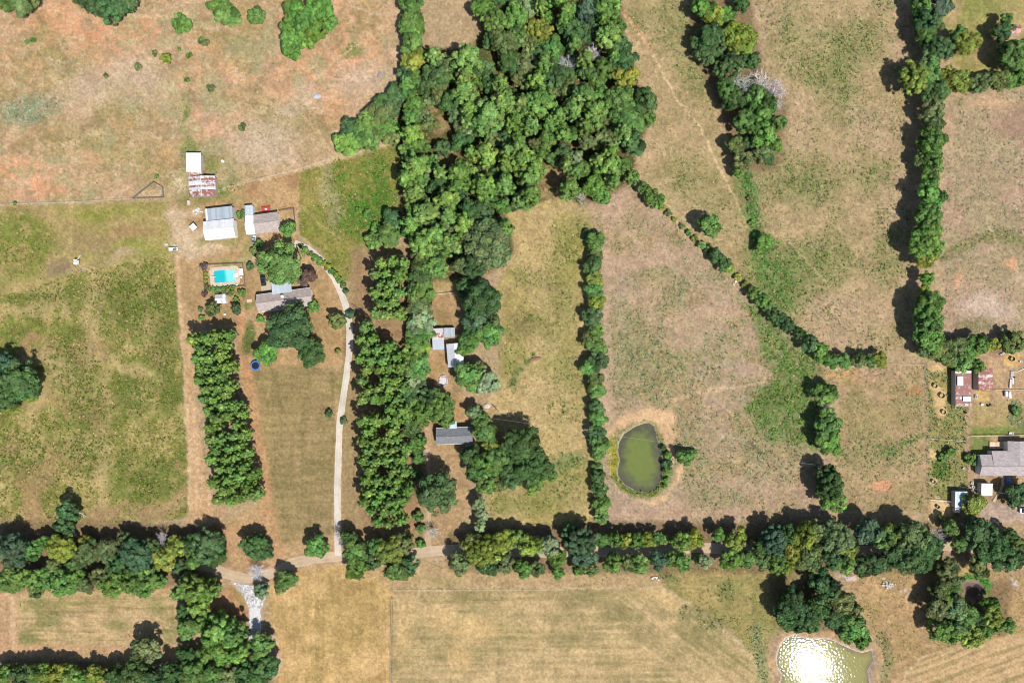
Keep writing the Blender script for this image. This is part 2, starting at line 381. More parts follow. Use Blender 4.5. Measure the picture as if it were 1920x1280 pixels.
Z_MID = poly([(930, 395), (1010, 370), (1060, 365), (1105, 390), (1112, 460), (1118, 960), (1130, 985), (930, 985), (905, 900), (930, 780), (945, 640), (930, 540), (965, 480)], 5)
mottle(Z_MID, C(178, 162, 98), C(188, 166, 112), N_MID); weeds(Z_MID, .4, C(148, 148, 82))
for cx, cy, rx, ry in ((1060, 470, 40, 50), (1000, 520, 40, 20), (1060, 560, 30, 40), (960, 680, 20, 60), (1060, 770, 40, 16), (1010, 610, 50, 20), (1060, 690, 40, 50), (1010, 935, 60, 20), (1060, 900, 40, 40), (940, 940, 26, 20), (1090, 430, 16, 40)):
    mk = blob(cx, cy, rx, ry, soft=.8); put(mk, C(136, 138, 74), .6); weeds(mk, .8, C(118, 130, 66))
for cx, cy, rx, ry in ((990, 430, 30, 30), (1020, 790, 70, 40), (960, 760, 30, 50), (1000, 720, 40, 20), (1050, 850, 40, 20), (930, 770, 24, 40), (1010, 480, 30, 40), (1000, 400, 40, 16)):
    put(blob(cx, cy, rx, ry, soft=.8), C(198, 172, 118), .7)
mk = line([(1000, 668), (975, 690), (960, 720)], 10, 5); put(mk, C(88, 120, 60), .8); weeds(mk, .9, C(80, 120, 50))
mk = blob(978, 590, 26, 50, -20, .7) * sstep(.45, .6, N_SML); put(mk, C(120, 100, 74), .6)
mk = blob(1060, 865, 40, 16) ; put(mk, C(120, 138, 80), .7); weeds(mk, .9, C(110, 136, 72))

Z_TRI = poly([(1118, 360), (1180, 340), (1240, 400), (1350, 500), (1440, 585), (1530, 680), (1560, 700), (1560, 985), (1130, 985), (1122, 600)], 5)
mottle(Z_TRI, C(184, 158, 124), C(176, 152, 110), N_MID); weeds(Z_TRI, .5, C(150, 150, 112)); weeds(Z_TRI * sstep(.48, .6, N_MID), .85, C(144, 150, 110))
mottle(Z_TRI * sstep(.5, .65, N_BIG), C(188, 166, 138), C(170, 152, 110), N_SML, k=.6)
for cx, cy, rx, ry, rot in ((1230, 510, 50, 12, -12), (1300, 520, 60, 10, -6), (1260, 560, 16, 40, 30), (1330, 640, 50, 16, -10), (1200, 700, 70, 50, 0), (1250, 660, 90, 40, 0), (1180, 640, 40, 60, 0), (1300, 860, 40, 60, 0), (1430, 840, 50, 50, 0), (1340, 930, 60, 16, 0)):
    mk = blob(cx, cy, rx, ry, rot, .8); put(mk, C(152, 146, 98), .5); weeds(mk, .95, C(136, 148, 104))
for cx, cy, rx, ry, rot in ((1150, 380, 60, 26, 0), (1230, 485, 90, 12, -10), (1330, 590, 80, 18, -14), (1135, 760, 14, 70, 0), (1136, 600, 8, 200, 0), (1270, 960, 140, 18, 0), (1180, 955, 50, 22, 0), (1290, 640, 40, 20, 0), (1420, 700, 30, 20, 0)):
    mk = blob(cx, cy, rx, ry, rot, .8); put(mk, C(194, 164, 132), .6); DENS[:] *= 1 - mk * .7
Z_CREEK = poly([(1385, 560), (1460, 600), (1530, 680), (1545, 720), (1530, 850), (1440, 830), (1400, 760), (1450, 700), (1420, 640)], 12, 2)
mottle(Z_CREEK, C(152, 150, 100), C(98, 124, 62), N_SML * .5 + N_FINE * .5); weeds(Z_CREEK, 1, C(110, 146, 72))
mk = blob(1455, 740, 50, 34, 0, .6); put(mk, C(112, 130, 70), .8); weeds(mk, 1., C(98, 132, 58))
for p_ in ([(1250, 752), (1310, 738), (1400, 722), (1450, 710)],): put(line(p_, 5, 4), C(218, 188, 142), .75)

Z_N1 = poly([(1165, -60), (1300, -60), (1300, 100), (1335, 190), (1370, 300), (1420, 450), (1510, 600), (1440, 580), (1350, 490), (1240, 395), (1200, 340), (1235, 200), (1185, 120)], 5)
mottle(Z_N1, C(186, 164, 116), C(170, 150, 102), N_MID); weeds(Z_N1, .42, C(146, 148, 96))
for cx, cy, rx, ry, rot in ((1260, 60, 36, 50, -25), (1290, 150, 26, 40, -20), (1310, 110, 26, 60, -20), (1280, 320, 36, 40, 0), (1340, 380, 26, 40, -20), (1260, 20, 40, 26, 0), (1200, 30, 20, 20, 0)):
    mk = blob(cx, cy, rx, ry, rot, .8); put(mk, C(146, 142, 88), .55); weeds(mk, .85, C(132, 142, 88))
for cx, cy, rx, ry in ((1200, 110, 24, 50), (1235, 260, 20, 30), (1210, 300, 20, 40), (1240, 170, 26, 40), (1290, 240, 26, 50)): put(blob(cx, cy, rx, ry, soft=.8), C(194, 166, 124), .6)
put(line([(1158, 10), (1200, 65), (1225, 100), (1245, 145), (1265, 180), (1310, 235), (1345, 310), (1380, 370), (1400, 425)], 3.5, 2), C(226, 194, 146), .8)
put(line([(1160, 8), (1205, 68), (1225, 100)], 5, 2), C(212, 150, 100), .5); put(line([(1195, 335), (1230, 365), (1300, 425)], 3, 2), C(214, 186, 140), .7)
Z_N2 = poly([(1395, -60), (1705, -60), (1700, 200), (1710, 420), (1700, 660), (1560, 660), (1480, 600), (1430, 480), (1400, 380), (1470, 290), (1480, 190)], 5)
mottle(Z_N2, C(184, 160, 116), C(170, 152, 106), N_MID); weeds(Z_N2, .5, C(148, 148, 98)); weeds(Z_N2 * sstep(.5, .62, N_MID), .8, C(136, 144, 92))
for cx, cy, rx, ry, rot in ((1520, 350, 40, 30, -30), (1640, 330, 40, 30, 0), (1530, 130, 60, 30, 0), (1600, 80, 60, 40, 0), (1480, 60, 40, 40, 0), (1480, 540, 60, 70, -30), (1520, 500, 40, 30, 0), (1560, 480, 50, 40, 0), (1670, 480, 24, 40, 0), (1580, 160, 40, 60, 0), (1470, 330, 50, 40, 0)):
    mk = blob(cx, cy, rx, ry, rot, .8); put(mk, C(134, 138, 82), .55); weeds(mk, .9, C(122, 140, 80))
for cx, cy, rx, ry in ((1590, 600, 80, 50), (1540, 590, 40, 30), (1680, 380, 30, 60), (1690, 60, 16, 60), (1500, 240, 30, 40), (1640, 240, 50, 40), (1440, 30, 30, 40), (1560, 640, 70, 14)): put(blob(cx, cy, rx, ry, soft=.8), C(192, 164, 128), .6)
mk = line([(1395, 330), (1405, 380), (1412, 420), (1425, 460), (1440, 500), (1470, 560)], 36, 14, 2); mottle(mk, C(118, 140, 76), C(92, 124, 64), N_SML); weeds(mk, 1, C(100, 142, 74))
mk = blob(1455, 515, 44, 60, -35, .7); mottle(mk, C(146, 148, 92), C(96, 124, 62), N_SML * .5 + N_FINE * .5, k=.85); weeds(mk, 1, C(104, 144, 66))
put(line([(1440, 430), (1480, 450), (1540, 520), (1600, 570), (1650, 620)], 3, 2), C(196, 176, 126), .6)

Z_E = poly([(1775, 190), (1830, 170), (1980, 165), (1980, 650), (1850, 640), (1770, 650), (1765, 480), (1770, 330)], 5)
mottle(Z_E, C(184, 156, 124), C(174, 156, 116), N_MID); weeds(Z_E, .6, C(152, 152, 116))
mk = line([(1770, 480), (1830, 450), (1870, 440), (1930, 450)], 22, 10, 2); put(mk, C(130, 130, 78), .7); weeds(mk, .8, C(124, 136, 80))
for cx, cy, rx, ry, c_ in ((1897, 495, 14, 10, (222, 164, 118)), (1802, 520, 8, 16, (214, 168, 124)), (1840, 570, 40, 18, (208, 186, 158)), (1880, 585, 30, 20, (200, 180, 152)), (1860, 190, 40, 14, (206, 170, 130)), (1900, 230, 30, 30, (172, 140, 112)), (1785, 240, 8, 40, (200, 168, 130))):
    put(blob(cx, cy, rx, ry, soft=.8), C(*c_), .8); DENS[:] *= 1 - blob(cx, cy, rx, ry) * .7
mk = blob(1830, 605, 40, 16); put(mk, C(126, 128, 74), .6)
Z_NE = poly([(1775, -60), (1980, -60), (1980, 140), (1800, 140), (1770, 60)], 6); mottle(Z_NE, C(160, 152, 88), C(182, 158, 108), N_MID); weeds(Z_NE, .1, C(140, 144, 80)); put(blob(1835, 15, 40, 26), C(142, 146, 78), .7); put(blob(1790, 25, 18, 20), C(192, 164, 118), .7)

# east pens and yard
Z_P1 = poly([(1530, 700), (1560, 692), (1730, 684), (1738, 960), (1560, 960), (1570, 830), (1575, 730)], 4)
mottle(Z_P1, C(180, 154, 112), C(166, 148, 100), N_MID); weeds(Z_P1, .65, C(146, 148, 98))
put(blob(1600, 705, 60, 8, 0, .6), C(206, 166, 112), .8); put(blob(1717, 728, 16, 14), C(182, 136, 90), .7); put(blob(1650, 916, 24, 10), C(218, 160, 118), .9); put(blob(1640, 700, 40, 12), C(184, 152, 122), .7)
mk = blob(1640, 850, 80, 30); weeds(mk, .9, C(130, 142, 90)); put(mk, C(150, 146, 94), .5)
mk = line([(1660, 850), (1720, 820), (1740, 815)], 10, 5); put(mk, C(116, 136, 74), .7); weeds(mk, .9, C(104, 136, 70))
Z_P2 = poly([(1735, 684), (1790, 684), (1790, 760), (1814, 765), (1816, 910), (1790, 980), (1742, 980)], 3)
mottle(Z_P2, C(166, 150, 92), C(150, 144, 84), N_MID); weeds(Z_P2, .85, C(124, 144, 94))
for cx, cy, rx, ry in ((1752, 724, 9, 8), (1764, 742, 12, 18), (1763, 765, 10, 16), (1768, 772, 7, 6), (1748, 850, 7, 9), (1749, 902, 9, 8), (1757, 950, 16, 18), (1756, 690, 20, 8), (1778, 955, 14, 14), (1748, 968, 10, 12)):
    mk = blob(cx, cy, rx, ry, 0, .35, 1); put(mk, C(216, 186, 128), .95); DENS[:] *= 1 - mk
put(blob(1776, 862, 10, 9), C(184, 152, 126), .8); put(line([(1738, 684), (1741, 960)], 6, 3), C(178, 150, 112), .8); put(line([(1813, 765), (1816, 905)], 5, 2), C(196, 166, 124), .8)
mk = blob(1760, 885, 18, 14); put(mk, C(86, 120, 56), .8); weeds(mk, 1, C(80, 124, 52))
Z_Y = poly([(1822, 640), (1980, 640), (1980, 985), (1830, 985), (1818, 950), (1818, 760)], 3)
mottle(Z_Y, C(176, 148, 106), C(190, 160, 118), N_MID); weeds(Z_Y, .08, C(140, 140, 80))
mottle(poly([(1824, 755), (1895, 752), (1900, 815), (1820, 815)], 4), C(156, 148, 84), C(180, 158, 104), N_MID); put(poly([(1818, 800), (1980, 800), (1980, 815), (1818, 815)], 4), C(120, 138, 66), .8)
put(blob(1897, 672, 16, 15, 0, .4, 1), C(218, 180, 112), .95); put(blob(1877, 662, 12, 12), C(156, 124, 104), .7); put(poly([(1831, 733), (1856, 733), (1856, 752), (1832, 752)], 1.5), C(216, 182, 112), 1.)
mk = line([(1905, 760), (1900, 785), (1925, 795)], 22, 6); put(mk, C(120, 136, 84), .8); weeds(mk, 1, C(140, 160, 116))
put(poly([(1820, 820), (1856, 818), (1856, 845), (1822, 860)], 3), C(118, 134, 68), .85)
mottle(poly([(1845, 940), (1880, 942), (1935, 940), (1980, 960), (1980, 985), (1935, 985), (1905, 975), (1850, 985), (1836, 965)], 4), C(182, 160, 136), C(196, 172, 144), N_SML)
put(poly([(1862, 895), (1905, 895), (1905, 945), (1865, 940)], 3), C(160, 134, 90), .8)

# south fields
Z_S1 = poly([(500, 1100), (560, 1065), (620, 1056), (733, 1075), (735, 1110), (734, 1340), (500, 1340), (515, 1200)], 5)
st = fbm(XX, YY, 6, 41, 3, 110); mottle(Z_S1, C(212, 176, 112), C(190, 158, 100), st, .4, .6); weeds(Z_S1, .05, C(190, 170, 110)); mottle(Z_S1, C(160, 142, 84), C(222, 188, 128), N_MID, .3, .68, .5)
mk = Z_S1 * (1 - sstep(12, 60, -sdist([(500, 1100), (560, 1065), (620, 1056), (733, 1075), (735, 1110), (734, 1340), (500, 1340), (515, 1200)], XX, YY)))
put(mk * sstep(.45, .6, np.sin(sdist([(505, 1100), (560, 1065), (620, 1056), (740, 1060), (740, 1340), (505, 1340), (515, 1200)], XX, YY) * 1.0) * .5 + .5), C(182, 150, 98), .4)
put(blob(512, 1240, 10, 50, 0, .5), C(204, 180, 160), .8)
put(poly([(640, 1060), (850, 1055), (1240, 1075), (1245, 1102), (736, 1106), (700, 1080)], 4), C(188, 160, 112), .85); put(blob(830, 1088, 60, 7), C(150, 146, 88), .5)
P_S2 = [(736, 1106), (1240, 1104), (1300, 1140), (1370, 1195), (1450, 1262), (1520, 1340), (735, 1340)]
Z_S2 = poly(P_S2, 1.5)
stA = fbm(XX, YY, 140, 42, 4, 6)
stB = fbm((XX * .8 + YY * .6), (-XX * .6 + YY * .8), 140, 43, 4, 6)
tB = sstep(-90, -20, sdist([(1180, 1060), (1700, 1060), (1700, 1500), (1430, 1330), (1250, 1180)], XX, YY) * -1)
stS = stA * (1 - tB) + stB * tB
mottle(Z_S2, C(160, 144, 96), C(206, 178, 126), stS * .75 + N_MID * .25, .38, .62); weeds(Z_S2, .05, C(170, 160, 100))
mottle(Z_S2, C(148, 140, 86), C(200, 174, 122), N_BIG * .6 + N_MID * .4, .36, .62, .45)
for cx, cy, rx, ry, rot in ((825, 1155, 26, 16, 0), (760, 1180, 16, 60, 0), (880, 1180, 60, 14, 0), (860, 1230, 20, 30, 0), (900, 1180, 26, 20, 0), (1240, 1120, 60, 10, 25)): put(blob(cx, cy, rx, ry, rot, .8) * Z_S2, C(214, 182, 122), .65)
put(line([(736, 1104), (1240, 1102)], 2.4, 1.4), C(206, 188, 140), .9); put(line([(1240, 1102), (1300, 1138), (1370, 1192), (1452, 1262)], 7, 3), C(206, 182, 134), .8)
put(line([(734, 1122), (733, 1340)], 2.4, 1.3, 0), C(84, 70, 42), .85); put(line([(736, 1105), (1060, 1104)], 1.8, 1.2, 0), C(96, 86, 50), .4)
for x_ in (940, 1022): put(line([(x_, 1120), (x_ - 8, 1340)], 3, 2), C(130, 128, 78), .35)
Z_S3 = poly([(1240, 1072), (1440, 1060), (1560, 1080), (1470, 1180), (1440, 1200), (1436, 1260), (1380, 1190), (1300, 1135), (1248, 1102)], 5)
mottle(Z_S3, C(176, 156, 98), C(150, 144, 84), N_MID); weeds(Z_S3, .45, C(138, 142, 80))
mk = line([(1420, 1180), (1425, 1230), (1436, 1300)], 22, 8); put(mk, C(146, 150, 100), .8); weeds(mk, 1, C(140, 156, 106))
for cx, cy, rx, ry in ((1330, 1170, 26, 16), (1300, 1150, 20, 14), (1360, 1110, 20, 24), (1250, 1085, 26, 8)): mk = blob(cx, cy, rx, ry); put(mk, C(124, 128, 78), .6); weeds(mk, .9, C(116, 130, 74))
Z_S4 = poly([(1580, 1070), (1980, 1050), (1980, 1340), (1640, 1340), (1670, 1250), (1620, 1150)], 8)
mottle(Z_S4, C(176, 150, 98), C(184, 152, 108), N_MID); weeds(Z_S4, .5, C(150, 146, 90))
mottle(poly([(1690, 1340), (1700, 1260), (1730, 1225), (1800, 1215), (1900, 1190), (1980, 1175), (1980, 1340)], 4), C(166, 146, 96), C(206, 174, 124), fbm((XX * .93 - YY * .36), (XX * .36 + YY * .93), 120, 45, 4, 4.5), .4, .6); weeds(poly([(1690, 1340), (1700, 1260), (1730, 1225), (1800, 1215), (1900, 1190), (1980, 1175), (1980, 1340)], 4), .05)
put(line([(1690, 1290), (1705, 1255), (1735, 1228), (1800, 1214)], 4, 2), C(216, 188, 140), .7)
for cx, cy, rx, ry in ((1660, 1095, 10, 5), (1685, 1107, 12, 6), (1672, 1098, 16, 6), (1590, 1082, 16, 14), (1905, 1095, 10, 10), (1500, 1085, 12, 10)): put(blob(cx, cy, rx, ry, 0, .6) * sstep(.4, .55, N_FINE), C(220, 208, 196), .9)
for cx, cy, rx, ry in ((1680, 1125, 40, 14), (1890, 1115, 20, 20), (1640, 1110, 20, 20), (1890, 1150, 20, 14)): put(blob(cx, cy, rx, ry), C(204, 168, 118), .6)
mk = line([(1652, 1195), (1668, 1230), (1655, 1300)], 22, 8); put(mk, C(146, 140, 90), .7); weeds(mk, 1, C(140, 146, 94))

Z_SW = poly([(-60, 1095), (320, 1095), (340, 1150), (330, 1230), (-60, 1230)], 5); mottle(Z_SW, C(202, 164, 120), C(190, 158, 112), N_MID); weeds(Z_SW, .05)
mk = poly([(34, 1112), (330, 1108), (326, 1200), (250, 1210), (34, 1206)], 4); mottle(mk, C(154, 142, 88), C(200, 172, 122), fbm(XX, YY, 140, 47, 4, 6) * .6 + N_MID * .4, .38, .62); weeds(mk, .2, C(140, 142, 86))
put(line([(24, 1120), (24, 1210)], 10, 4), C(216, 184, 138), .7)
for cx, cy, rx, ry in ((55, 1190, 20, 16), (90, 1165, 26, 12), (215, 1165, 24, 14), (60, 1130, 20, 16), (290, 1140, 20, 14), (320, 1180, 12, 26)): put(blob(cx, cy, rx, ry), C(126, 132, 74), .55)
put(poly([(395, 1120), (440, 1095), (465, 1130), (470, 1200), (440, 1200), (400, 1160)], 5), C(192, 146, 104), .95); put(poly([(425, 1098), (455, 1108), (463, 1150), (445, 1130)], 4), C(158, 140, 82), .7)
put(poly([(400, 985), (500, 985), (545, 1050), (500, 1090), (440, 1075), (410, 1040)], 6), C(192, 156, 108), .85); put(poly([(360, 950), (420, 950), (425, 1020), (380, 1010)], 6), C(202, 166, 118), .8)
mk = poly([(432, 1090), (470, 1096), (502, 1092), (497, 1125), (491, 1140), (490, 1202), (500, 1230), (470, 1240), (467, 1200), (466, 1140), (454, 1110)], 3); put(mk, C(196, 190, 182), .95); DENS[:] *= 1 - mk
for p_ in ([(1130, 640), (1180, 590), (1250, 555), (1350, 560), (1400, 600)], [(1140, 420), (1210, 460), (1300, 520), (1380, 610), (1400, 720)], [(1460, 60), (1500, 160), (1560, 260), (1640, 340), (1690, 420)], [(1500, 620), (1580, 540), (1660, 480), (1700, 470)], [(1780, 330), (1830, 380), (1880, 470), (1930, 520)], [(1290, 900), (1360, 860), (1450, 880), (1540, 860)], [(940, 620), (990, 700), (1050, 740), (1100, 820)], [(60, 300), (180, 250), (320, 240), (480, 180), (590, 150)]):
    mk = line(spline_px(p_), 2.6, 2, 2); put(mk, C(208, 180, 138), .45); DENS[:] *= 1 - mk * .8
# woodland floors
Z_WOOD = poly([(748, 150), (800, 88), (880, 95), (905, 60), (885, -60), (1160, -60), (1170, 60), (1190, 150), (1232, 190), (1215, 235), (1190, 290), (1192, 335), (1140, 372), (1090, 385), (1050, 362), (1000, 385), (950, 395), (965, 470), (895, 525), (800, 525), (758, 440), (742, 330)], 6)
mottle(Z_WOOD, C(124, 104, 72), C(92, 92, 52), N_SML); weeds(Z_WOOD, .5, C(100, 120, 50))
for cx, cy, rx, ry in ((808, 210, 14, 10), (830, 235, 14, 14), (835, 290, 20, 20), (1035, 330, 30, 24), (1015, 370, 30, 12)): put(blob(cx, cy, rx, ry, 0, .6), C(176, 146, 104), .85)
for P_ in ([(-60, 985), (130, 975), (420, 985), (430, 1060), (340, 1100), (-60, 1110)], [(840, 1000), (1130, 975), (1560, 985), (1780, 985), (1780, 1075), (1560, 1075), (1130, 1075), (840, 1070)], [(1285, -60), (1400, -60), (1430, 120), (1480, 200), (1460, 320), (1380, 320), (1350, 200), (1300, 100)],
           [(-60, 1235), (510, 1240), (510, 1340), (-60, 1340)], [(1440, 1080), (1560, 1080), (1630, 1200), (1560, 1195), (1460, 1180)], [(1740, 1090), (1900, 1090), (1890, 1190), (1760, 1200)]):
    mk = poly(P_, 8); put(mk, C(128, 106, 76), .75); weeds(mk, .3, C(110, 122, 60))
put(line([(380, 1062), (470, 1084), (560, 1052), (640, 1042)], 34, 8), C(190, 158, 116), .7)
put(line([(850, 1031), (1150, 1033), (1430, 1030), (1560, 1034), (1760, 1025), (1920, 1070)], 26, 6), C(178, 148, 116), .75)

# ponds
POND1 = [(1217, 793), (1227, 799.5), (1231, 819), (1237, 836), (1241, 860), (1242.5, 882.5), (1240, 901), (1228, 918), (1214, 922.6), (1193, 920), (1172, 908.5), (1159.5, 892), (1160, 877), (1163, 863), (1159.5, 846), (1161.6, 830.5), (1171, 813.6), (1190.5, 801), (1207, 794.6)]
POND2 = [(1475, 1197), (1492, 1191.5), (1509, 1197), (1528, 1200), (1547, 1198.5), (1562.5, 1201.6), (1584, 1212), (1606, 1222), (1619, 1225), (1636, 1220), (1639, 1237.5), (1628, 1258), (1630, 1272), (1633, 1285), (1622, 1310), (1560, 1325), (1490, 1318), (1462, 1290), (1469, 1266), (1459, 1250), (1458, 1233), (1464, 1212.5)]
POND3 = [(1806, 1096), (1814, 1089), (1826, 1088), (1838, 1093), (1843, 1102), (1840, 1117), (1828, 1122), (1814, 1119)]
d1, d2, d3 = sdist(POND1, XX, YY), sdist(POND2, XX, YY), sdist(POND3, XX, YY)
mk = (1 - sstep(6, 16, d1 + (N_SML - .5) * 10)) * (.35 + .65 * sstep(800, 850, YY)); mottle(mk, C(140, 140, 66), C(96, 122, 50), N_FINE); weeds(mk * (d1 > 1), 1., C(112, 138, 44))
mk = blob(1148, 856, 8, 40, 0, .5, 1); put(mk, C(164, 156, 52), .7); weeds(mk * (d1 > 1), 1., C(166, 164, 44))
put((d1 > 14) * (1 - sstep(15, 22, d1)) * (YY > 840), C(190, 172, 130), .6)
for cx, cy, rx, ry, rot in ((1235, 780, 26, 16, 20), (1250, 800, 14, 32, -10), (1210, 780, 40, 10, -20), (1160, 800, 30, 8, -25), (1256, 850, 6, 30, 20), (1265, 890, 5, 30, 10), (1240, 935, 20, 6, -20), (1262, 850, 12, 8, 30)):
    mk = blob(cx, cy, rx, ry, rot, .6) * (d1 > 2); put(mk, C(224, 186, 136), .88); DENS[:] *= 1 - mk
mk = (d1 > -1) * (1 - sstep(1.5, 3.5, d1)); put(mk, C(176, 166, 132), .8); DENS[:] *= 1 - mk
mk = 1 - sstep(14, 20, d2 + (N_SML - .5) * 8); mottle(mk, C(202, 168, 118), C(176, 150, 114), N_SML); DENS[:] *= 1 - mk * .9
put((1 - sstep(2, 4, d2)), C(214, 204, 184), .85)
mk = 1 - sstep(4, 9, d3); put(mk, C(150, 130, 106), .9); mk = blob(1828, 1096, 34, 22, 10, .3, 1) * (d3 > 3); put(mk, C(72, 142, 60), .9); weeds(mk, 1, C(70, 150, 52))
DENS[(d1 < 1.5) | (d2 < 3) | (d3 < 2)] = 0
# roads keep clear
ROADS = dict(lane=([(250, 1052), (330, 1056), (385, 1060), (425, 1075), (470, 1084), (520, 1070), (560, 1052), (640, 1042), (720, 1036), (790, 1035), (850, 1030), (950, 1033), (1150, 1034), (1300, 1027), (1430, 1030), (1560, 1034), (1700, 1030), (1780, 1022), (1860, 1035), (1990, 1075)], 19),
             drive=([(634, 1041), (633, 985), (633, 900), (635, 845), (637, 795), (642, 755), (650, 700), (655, 655), (655, 610), (650, 580), (642, 555), (630, 527), (612, 500), (592, 478), (572, 464), (552, 456)], 12.2))
for p_, wd in ROADS.values():
    mk = line(p_, wd + 8, 3, 0); DENS[:] *= 1 - mk; BUMP[:] *= 1 - mk
# height: fine unevenness, never above zero, and the pond basins
ZZ = (np.clip(fbm(XX, YY, 9, 51, 3), 0, 1) - 1) * BUMP * (0.6 + 1.4 * DENS)
ZZ = ZZ * (1 - (1 - sstep(2, 10, np.minimum(np.minimum(d1, d2), d3)))) - 1.6 * (1 - sstep(-8, 8, np.minimum(d1, d3))) - 1.5 * (1 - sstep(-7, 7, d2))
far = (XX < -70) | (XX > 1990) | (YY < -70) | (YY > 1350)
ZZ[far] = -0.05; DENS[far] = 0; GC[far] = C(172, 156, 108)
GC *= np.array([0.99, 0.972, 1.065])
GC *= (0.90 + 0.2 * N_SML + 0.32 * (N_FINE - 0.5))[..., None] * (0.85 + 0.30 * vnoise(XX, YY, 2.6, 77))[..., None]
ny, nx = shape
gv = np.c_[((XX - 960) * PX).ravel(), ((640 - YY) * PX).ravel(), ZZ.ravel()]
ii = (np.arange(ny - 1)[:, None] * nx + np.arange(nx - 1)[None, :]).ravel()
gf = np.c_[ii, ii + nx, ii + nx + 1, ii + 1]
me = np_mesh('ground', gv, gf, GC.reshape(-1, 3), True); me.materials.append(M_GROUND)
ground = link('ground', me); ground['kind'] = 'structure'

# ---------------------------------------------------------------- water, roads
def water(name, pts, z, deep, shallow, width, label_seed):
    xs = [p[0] for p in pts]; ys = [p[1] for p in pts]
    ax = np.arange(min(xs) - 8, max(xs) + 9, 2.0); ay = np.arange(min(ys) - 8, max(ys) + 9, 2.0)
    A, B = np.meshgrid(ax, ay); d = sdist(pts, A, B)
    t = sstep(0, width, -d + (fbm(A, B, 9, label_seed, 3) - .5) * width * .9)[..., None]
    col = np.array(shallow) * (1 - t) + np.array(deep) * t
    n_ = len(ax); keep = (d < 5)
    idx = (np.arange(len(ay) - 1)[:, None] * n_ + np.arange(n_ - 1)[None, :])
    kk = (keep[:-1, :-1] | keep[1:, 1:]).ravel(); idx = idx.ravel()[kk]
    me = np_mesh(name, np.c_[((A - 960) * PX).ravel(), ((640 - B) * PX).ravel(), np.full(A.size, z)], np.c_[idx, idx + n_, idx + n_ + 1, idx + 1], col.reshape(-1, 3))
    me.materials.append(M_WATER); o = link(name, me); o['kind'] = 'structure'; return o
water('pond_water', POND1, -0.8, C(118, 132, 62), C(92, 90, 72), 26, 61)
water('pond_water', POND2, -0.75, C(146, 142, 72), C(128, 112, 66), 10, 62)
water('puddle_water', POND3, -0.8, C(120, 96, 78), C(150, 128, 106), 6, 63)

def spline(pts, n=6):
    out = []; P = [pts[0]] + list(pts) + [pts[-1]]
    for i in range(1, len(P) - 2):
        for k in range(n):
            t = k / n; a, b, c, d = (np.array(P[i + j], float) for j in (-1, 0, 1, 2))
            out.append(tuple(.5 * ((2 * b) + (c - a) * t + (2 * a - 5 * b + 4 * c - d) * t * t + (3 * b - a - 3 * c + d) * t ** 3)))
    out.append(tuple(map(float, pts[-1]))); return out
def ribbon(name, pts, wd, cols, z, n=8, jit=1.6):
    P = np.array(spline(pts, n)); T = np.gradient(P, axis=0); T /= np.linalg.norm(T, axis=1)[:, None] + 1e-9
    Nn = np.c_[-T[:, 1], T[:, 0]]; K = 9; V = []; Cc = []
    for j in range(K):
        u = (j / (K - 1) - .5) * wd; q = P + Nn * u
        if j in (0, K - 1): q += Nn * ((vnoise(P[:, 0], P[:, 1], 8, 5 + j) - .5) * jit * 2)[:, None]
        V.append(np.c_[(q[:, 0] - 960) * PX, (640 - q[:, 1]) * PX, np.full(len(q), z)])
        t = (fbm(q[:, 0], q[:, 1], 26, 90, 3)); rut = .5 + .5 * math.cos(abs(j - 4) / 4 * math.pi * 2)
        Cc.append((np.array(cols[0]) * (1 - t)[:, None] + np.array(cols[1]) * t[:, None]) * (0.94 + .1 * rut))
    m_ = len(P); V = np.concatenate(V); Cc = np.concatenate(Cc); i = np.arange(m_ - 1)
    F = np.concatenate([np.c_[j * m_ + i, j * m_ + i + 1, (j + 1) * m_ + i + 1, (j + 1) * m_ + i] for j in range(K - 1)])[:, ::-1]
    me = np_mesh(name, V, F, Cc); me.materials.append(M_ROAD); o = link(name, me); o['kind'] = 'structure'; return o
ribbon('dirt_road', ROADS['lane'][0], ROADS['lane'][1], (C(196, 172, 142), C(220, 196, 164)), 0.012)
ribbon('gravel_driveway', ROADS['drive'][0], ROADS['drive'][1], (C(216, 204, 186), C(232, 222, 206)), 0.03, jit=.6)
ribbon('dirt_track', [(801, 840), (804, 880), (805, 930), (803, 985), (802, 1032)], 9, (C(196, 170, 140), C(206, 176, 140)), 0.02)
def flat(name, pts, z, mat, col, kind=True, th=0.12):
    b = MB(); b.prism([tuple(W(*p).xy) for p in pts][::-1], z - th, z)
    o = b.obj(name, mat, col)
    if kind: o['kind'] = 'structure'
    return o

